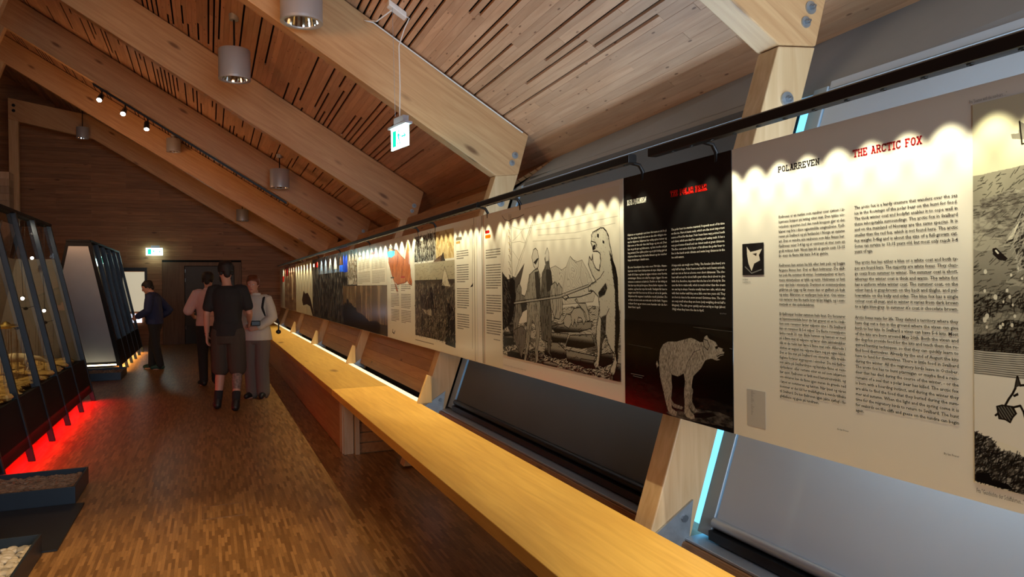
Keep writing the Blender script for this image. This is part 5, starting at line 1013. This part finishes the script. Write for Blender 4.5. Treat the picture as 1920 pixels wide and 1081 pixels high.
def person(loc, face, H, lab, J, gar):
    """J: joints in metres for a 1.75 m figure facing +Y: arms [(elbow),(hand),...]; gar: garments"""
    o = root('person', loc, lab, 'person'); o.rotation_euler = (0, 0, face); k = H/1.75; o.scale = (k, k, k); wq = J.get('w', 1.0)
    ln = J.get('lean', 0.0); off = Vector(loc)
    hip = {s: Vector((s*.085, 0, .90)) for s in (-1, 1)}; sh = {s: Vector((s*.175*wq, ln*.8, 1.42)) for s in (-1, 1)}
    knee = {s: Vector(J['leg'][s][0]) for s in (-1, 1)}; ank = {s: Vector(J['leg'][s][1]) for s in (-1, 1)}; toe = {s: Vector(J['leg'][s][2]) for s in (-1, 1)}
    elb = {s: Vector(J['arm'][s][0]) for s in (-1, 1)}; wri = {s: Vector(J['arm'][s][1]) for s in (-1, 1)}
    hc = Vector(J.get('head', (0, ln+.02, 1.635))); yaw = J.get('yaw', 0); nod = J.get('nod', 0)
    b = MB()
    def torso(mb, e, z0=.84, z1=1.46):
        S = [(.80, .150, .105, 0), (.88, .168*1.0, .118, 0), (.97, .160, .112, .0), (1.06, .142+.02*J.get('belly', 0), .104+.05*J.get('belly', 0), .02*J.get('belly', 0)), (1.16, .150, .110+.03*J.get('belly', 0), .01), (1.27, .168, .118, .0), (1.36, .172, .110, -.005), (1.42, .150, .090, -.008), (1.465, .085, .065, -.005)]
        R_ = []
        for z, rx, ry, yy in S:
            if z < z0-.045 or z > z1+.03: continue
            t = max(0, (z-.9)/.55); R_.append(ring((0, yy+ln*t*.85, z), (rx*(wq if z > 1 else 1))+e, ry+e, 20))
        loft(mb, R_)
    torso(b, 0)
    for s in (-1, 1):
        limb(b, [hip[s], hip[s].lerp(knee[s], .5), knee[s], knee[s].lerp(ank[s], .35), ank[s]], [.088, .072, .055, .054, .036])
        limb(b, [ank[s]+Vector((0, 0, -.03)), ank[s]+Vector((0, 0, -.045))+(toe[s]-ank[s])*.5, toe[s]], [.036, .036, .026])
        limb(b, [sh[s]+Vector((-s*.05, 0, 0)), sh[s], sh[s].lerp(elb[s], .5), elb[s], elb[s].lerp(wri[s], .4), wri[s]], [.05, .052, .044, .036, .036, .024])
        d = (wri[s]-elb[s]).normalized(); hd = J.get('hand', {}).get(s, {}); hand(b, wri[s], hd.get('d', d), hd.get('side', (-s*.3, 1, 0)), hd.get('pn', (-s, .1, 0)), hd.get('curl', .45))
    limb(b, [(0, ln*.8, 1.42), (hc.x*.5, ln+.005, 1.50), hc+Vector((0, -.01, -.06))], [.062, .052, .052])
    Rz = Matrix.Rotation(yaw, 3, 'Z') @ Matrix.Rotation(-nod, 3, 'X')
    def hp(x, y, z): return hc+Rz @ Vector((x, y, z))
    def hring(z, rx, ry, yc, e=0): return [tuple(hp((rx+e)*math.cos(t), yc+(ry+e)*math.sin(t), z)) for t in (2*math.pi*i/20 for i in range(20))]
    HS = [(-.112, .022, .024, .052), (-.105, .040, .042, .040), (-.085, .054, .062, .026), (-.055, .062, .078, .012), (-.02, .069, .090, .004), (.02, .073, .096, 0), (.055, .072, .095, -.004), (.085, .060, .080, -.008), (.105, .040, .054, -.010), (.114, .014, .02, -.010)]
    loft(b, [hring(z, rx, ry, yc) for z, rx, ry, yc in HS])
    limb(b, [hp(0, .090, .012), hp(0, .108, -.022), hp(0, .103, -.034)], [.009, .013, .012], 8)      # nose
    for s in (-1, 1):
        limb(b, [hp(s*.073, -.005, .015), hp(s*.077, -.012, -.002), hp(s*.073, -.006, -.025)], [.011, .012, .008], 8)   # ear
        limb(b, [hp(s*.012, .088, .026), hp(s*.045, .080, .026)], [.009, .008], 6)                       # brow
    limb(b, [hp(-.020, .088, -.060), hp(.020, .088, -.060)], [.009, .009], 6); limb(b, [hp(0, .080, -.092), hp(0, .078, -.098)], [.018, .016], 8)
    off0 = Vector((0, 0, 0))
    fuse('body', b, 'skin', o, .0062, 3)
    for s in (-1, 1):
        e_ = MB().blob(hp(s*.030, .084, .008), (.012, .010, .010), 10, 8); q = obj_local('eye', e_, 'eye_white', o)
        obj_local('pupil', MB().blob(hp(s*.030, .0925, .008), (.0055, .004, .0055), 8, 6), 'hair_dark', q)
    obj_local('lips', MB().blob(hp(0, .0955, -.060), (.021, .006, .006), 12, 8), 'lip', o)
    for g in gar: g(o, dict(torso=torso, hip=hip, sh=sh, knee=knee, ank=ank, toe=toe, elb=elb, wri=wri, hc=hc, hp=hp, hring=hring, HS=HS, ln=ln, wq=wq))
    return o
def obj_local(name, mb, mat, parent):
    me = D.meshes.new(name); me.from_pydata([tuple(v) for v in mb.v], [], mb.f); me.materials.append(MATS[mat]); me.polygons.foreach_set('use_smooth', [True]*len(me.polygons)); q = D.objects.new(name, me); COL.objects.link(q); q.parent = parent; return q
def g_top(mat, sleeve, z0=.86, e=.016, loose=0, collar=False, name='shirt', flare=0):
    def f(o, q):
        mb = MB(); q['torso'](mb, e+loose, z0, 1.46); ln = q['ln']
        loft(mb, [ring((0, 0, z0-.03), .160+e+loose+flare, .118+e+loose+flare, 20), ring((0, 0, z0+.12), .150+e+loose, .112+e+loose, 20)])
        for s in (-1, 1):
            A, B, C = q['sh'][s], q['elb'][s], q['wri'][s]; t = sleeve
            P = [A+Vector((-s*.06, 0, .0)), A, A.lerp(B, min(1, t)*.5), A.lerp(B, min(1, t))]; R_ = [.052+e, .054+e, .054+e+loose*.5, (.052 if t <= 1 else .045)+e+loose*.5]
            if t > 1: P += [B.lerp(C, (t-1)*.5), B.lerp(C, t-1)]; R_ += [.043+e+loose*.4, .034+e+loose*.5]
            limb(mb, P, R_)
        if collar: loft(mb, [ring((0, ln-.002, 1.455), .078, .072, 20), ring((0, ln+.003, 1.505), .064, .062, 20)])
        return fuse(name, mb, mat, o, .0085, 4)
    return f
def g_trousers(mat, r1=.105, r2=.075, r3=.062, short=0, name='trousers'):
    def f(o, q):
        mb = MB(); loft(mb, [ring((0, 0, z), rx, ry, 20) for z, rx, ry in ((.78, .150, .115), (.86, .172, .130), (.94, .172, .126), (1.00, .160, .118))])
        for s in (-1, 1):
            h, k_, a = q['hip'][s], q['knee'][s], q['ank'][s]
            if short: limb(mb, [h, h.lerp(k_, .5), h.lerp(k_, short)], [r1, r1*.98, r2])
            else: limb(mb, [h, h.lerp(k_, .5), k_, k_.lerp(a, .5), a+Vector((0, 0, .0))], [r1, (r1+r2)/2+.004, r2, (r2+r3)/2, r3])
        return fuse(name, mb, mat, o, .0085, 4)
    return f
def g_shoes(mat, sock=None):
    def f(o, q):
        for s in (-1, 1):
            a, t = q['ank'][s], q['toe'][s]; mb = MB(); h = Vector((a.x, a.y-.035*(t-a).normalized().y, .045))
            limb(mb, [h, Vector(((a.x+t.x)/2, (a.y+t.y)/2, .050)), Vector((t.x, t.y, .040))], [.046, .047, .038]); limb(mb, [a+Vector((0, 0, .02)), h], [.048, .046])
            mb.v = [(v[0], v[1], max(.002, v[2])) for v in mb.v]; fuse('shoe', mb, mat, o, .007, 2)
            if sock: mb = MB(); limb(mb, [a+Vector((0, 0, .0)), a+(q['knee'][s]-a)*.28], [.045, .050]); fuse('sock', mb, sock, o, .008, 2)
    return f
def g_hair(mat, kind='short'):
    def f(o, q):
        mb = MB(); HS = q['HS']; hp = q['hp']; R_ = []
        for z, rx, ry, yc in HS:
            if z < -.03: continue
            R_.append([tuple(hp((rx+.018)*math.cos(t), yc-.012+(ry+.014)*math.sin(t)*(1 if math.sin(t) < 0 else (.62 if z < .045 else .97)), z+.006)) for t in (2*math.pi*i/20 for i in range(20))])
        loft(mb, R_); limb(mb, [hp(0, -.07, .0), hp(0, -.072, -.05)], [.045, .040])
        for s in (-1, 1): limb(mb, [hp(s*.066, -.03, .03), hp(s*.064, -.045, -.035)], [.022, .02])
        if kind == 'tied': limb(mb, [hp(0, -.09, .03), hp(.02, -.125, .0), hp(.03, -.12, -.06)], [.035, .032, .018])
        if kind == 'beard': limb(mb, [hp(-.052, .03, -.07), hp(-.03, .07, -.10), hp(0, .085, -.115), hp(.03, .07, -.10), hp(.052, .03, -.07)], [.022, .024, .026, .024, .022])
        if kind in ('full', 'beard', 'tied'): limb(mb, [hp(-.035, -.02, .088), hp(.035, -.02, .088)], [.045, .045])
        fuse('hair', mb, mat, o, .007, 2)
    return f
def g_extra(fn): return fn
std = lambda kx=.10, dy=0: {s: ((s*kx, .02+dy*s, .49), (s*kx, -.01+dy*2*s, .075), (s*(kx+.03), .13+dy*2*s, .032)) for s in (-1, 1)}
# man in black T-shirt and shorts, seen from behind, turned to the woman
def p1_extra(o, q):
    C = q['wri'][-1]; obj_local('wristband', MB().tube([C+Vector((0, -.002, .035)), C+Vector((0, 0, .015))], .031, 16), 'cloth_black', o)
    mb = MB(); k_, a = q['knee'][1], q['ank'][1]; limb(mb, [k_.lerp(a, .18), k_.lerp(a, .4), k_.lerp(a, .62)], [.0575, .0575, .047]); t = fuse('tattoo', mb, 'skin_tattoo', o, .007, 3); t['label'] = 'dark tattooed calf'
person((.22, 9.85, 0), math.radians(-14), 1.87, 'tall dark-haired man in black T-shirt and olive shorts seen from behind',
       dict(w=.98, lean=.02, head=(-.03, .05, 1.635), yaw=.45, nod=.18, leg={-1: ((-.105, .08, .49), (-.13, .03, .085), (-.19, .16, .032)), 1: ((.10, .02, .49), (.115, -.16, .085), (.09, -.02, .032))},
            arm={-1: ((-.235, -.02, 1.13), (-.255, .07, .88)), 1: ((.245, .02, 1.14), (.20, .22, 1.02))}),
       [g_top('cloth_black', .72, .90, .010, .006, name='tshirt'), g_trousers('cloth_olive', .112, .105, short=1.02, name='shorts'), g_shoes('shoe_black', 'cloth_black'), g_hair('hair_dark', 'beard'), p1_extra])
# man in pale pink shirt, seen from behind
person((.0, 12.4, 0), math.radians(10), 1.79, 'man in pale pink short-sleeved shirt and black trousers seen from behind',
       dict(w=.98, lean=.03, head=(0, .055, 1.635), yaw=-.35, nod=.1, leg=std(.095, .02), arm={-1: ((-.29, .02, 1.16), (-.20, .24, 1.08)), 1: ((.27, .02, 1.15), (.18, .22, 1.08))}),
       [g_top('cloth_pink', 1.0, .95, .018, .014, collar=True, name='shirt'), g_trousers('cloth_black'), g_shoes('shoe_black'), g_hair('hair_dark')])
# woman facing the man, hands together holding a dark phone
def p3_extra(o, q):
    mb = MB(); limb(mb, [(-.15, -.10, 1.20), (-.155, -.02, 1.475), (-.145, .10, 1.43), (-.14, .135, 1.30), (-.15, .06, 1.14)], [.018]*5, 8); st = fuse('backpack_strap', mb, 'cloth_black', o, .007, 1)
    mb = MB(); loft(mb, [ring((-.02, -.19, z), rx, .07, 16) for z, rx in ((1.05, .10), (1.12, .13), (1.30, .13), (1.42, .09))]); fuse('backpack', mb, 'cloth_black', o, .010, 2)
    for i in range(5): obj_local('button', MB().blob((0.0, .155-.0*i, 1.36-.085*i), (.007, .005, .007), 8, 5), 'hair_dark', o)
woman = person((.62, 10.65, 0), math.radians(152), 1.70, 'auburn-haired woman in cream shirt and taupe trousers facing the man in black',
       dict(w=.93, lean=.03, head=(.03, .06, 1.63), yaw=.15, nod=.15, leg={s: ((s*.085, .05, .49), (s*.08, .0, .075), (s*.11, .14, .032)) for s in (-1, 1)},
            arm={-1: ((-.245, .03, 1.15), (-.115, .22, 1.02)), 1: ((.24, .04, 1.15), (.03, .24, 1.04))},
            hand={-1: dict(d=(.5, .6, -.1), side=(0, 0, 1), pn=(.8, -.5, 0), curl=.8), 1: dict(d=(-.9, .3, -.1), side=(0, 0, 1), pn=(-.2, -1, 0), curl=.8)}),
       [g_top('cloth_cream', 1.86, .86, .016, .020, collar=True, name='shirt', flare=.02), g_trousers('cloth_taupe', .108, .095, .092), g_shoes('shoe_black'), g_hair('hair_auburn', 'tied'), p3_extra])
ph = tagged('phone', MB().box((.62-.10, 10.65-.36, 1.02), (.62+.02, 10.65-.30, 1.09)), 'black_metal', 'small black camera held in the hands of the woman in cream', 'camera', bevel=.01)
hp_ = root('headphone_handle', (.86, 10.30, .93), 'dark audio guide hanging from the hand of the woman in cream', 'audio guide')
obj('grip', MB().tube([(.86, 10.30, 1.11), (.875, 10.30, 1.06), (.875, 10.30, .98), (.87, 10.3, .95)], .010, 10), 'black_metal', hp_, smooth=True); obj('earpiece', MB().blob((.872, 10.30, .93), (.035, .025, .03), 14, 10), 'black_metal', hp_, smooth=True)
# man in blue jacket looking down into the far case
def p4_extra(o, q):
    mb = MB(); loft(mb, [ring((0, .028, z), rx, ry, 20) for z, rx, ry in ((.93, .125, .135), (1.05, .125, .155), (1.2, .12, .14), (1.36, .10, .115))]); fuse('striped_jumper', mb, 'cloth_grey_stripe', o, .009, 3)
person((-.95, 15.3, 0), math.radians(78), 1.71, 'man in open blue jacket and green shoes looking down at the far case',
       dict(w=1.05, lean=.05, belly=.7, head=(0, .13, 1.60), yaw=.1, nod=.45, leg=std(.09, .05), arm={1: ((.28, -.20, 1.13), (.20, .00, .99)), -1: ((-.25, .06, 1.14), (-.16, .27, 1.03))}),
       [g_top('cloth_blue', 1.9, .92, .022, .012, collar=True, name='jacket'), g_trousers('cloth_black', .108, .08, .07), g_shoes('shoe_green'), g_hair('hair_dark', 'full'), p4_extra])
# stuffed fox inside the near case
mb = MB(); bx, by, bz = 0, 0, 0
limb(mb, [(0, -.13, .17), (0, 0, .18), (0, .13, .175)], [.055, .062, .052]); limb(mb, [(0, .14, .19), (0, .20, .225)], [.04, .034]); limb(mb, [(0, .20, .235), (0, .235, .225), (0, .275, .205)], [.036, .028, .012])
for s in (-1, 1):
    limb(mb, [(s*.018, .205, .26), (s*.024, .20, .295)], [.014, .005]); limb(mb, [(s*.03, .12, .14), (s*.032, .115, .07), (s*.032, .125, .012)], [.026, .014, .012]); limb(mb, [(s*.03, -.12, .15), (s*.034, -.105, .10), (s*.034, -.145, .06), (s*.034, -.13, .012)], [.035, .022, .012, .012])
limb(mb, [(0, -.17, .18), (0, -.27, .15), (0, -.36, .10)], [.022, .034, .018]); wb.rotation_euler = (0, 0, math.radians(118)); wb.scale = (.85, .85, .85); fuse('body', mb, 'white_fur', wb, .005, 2)
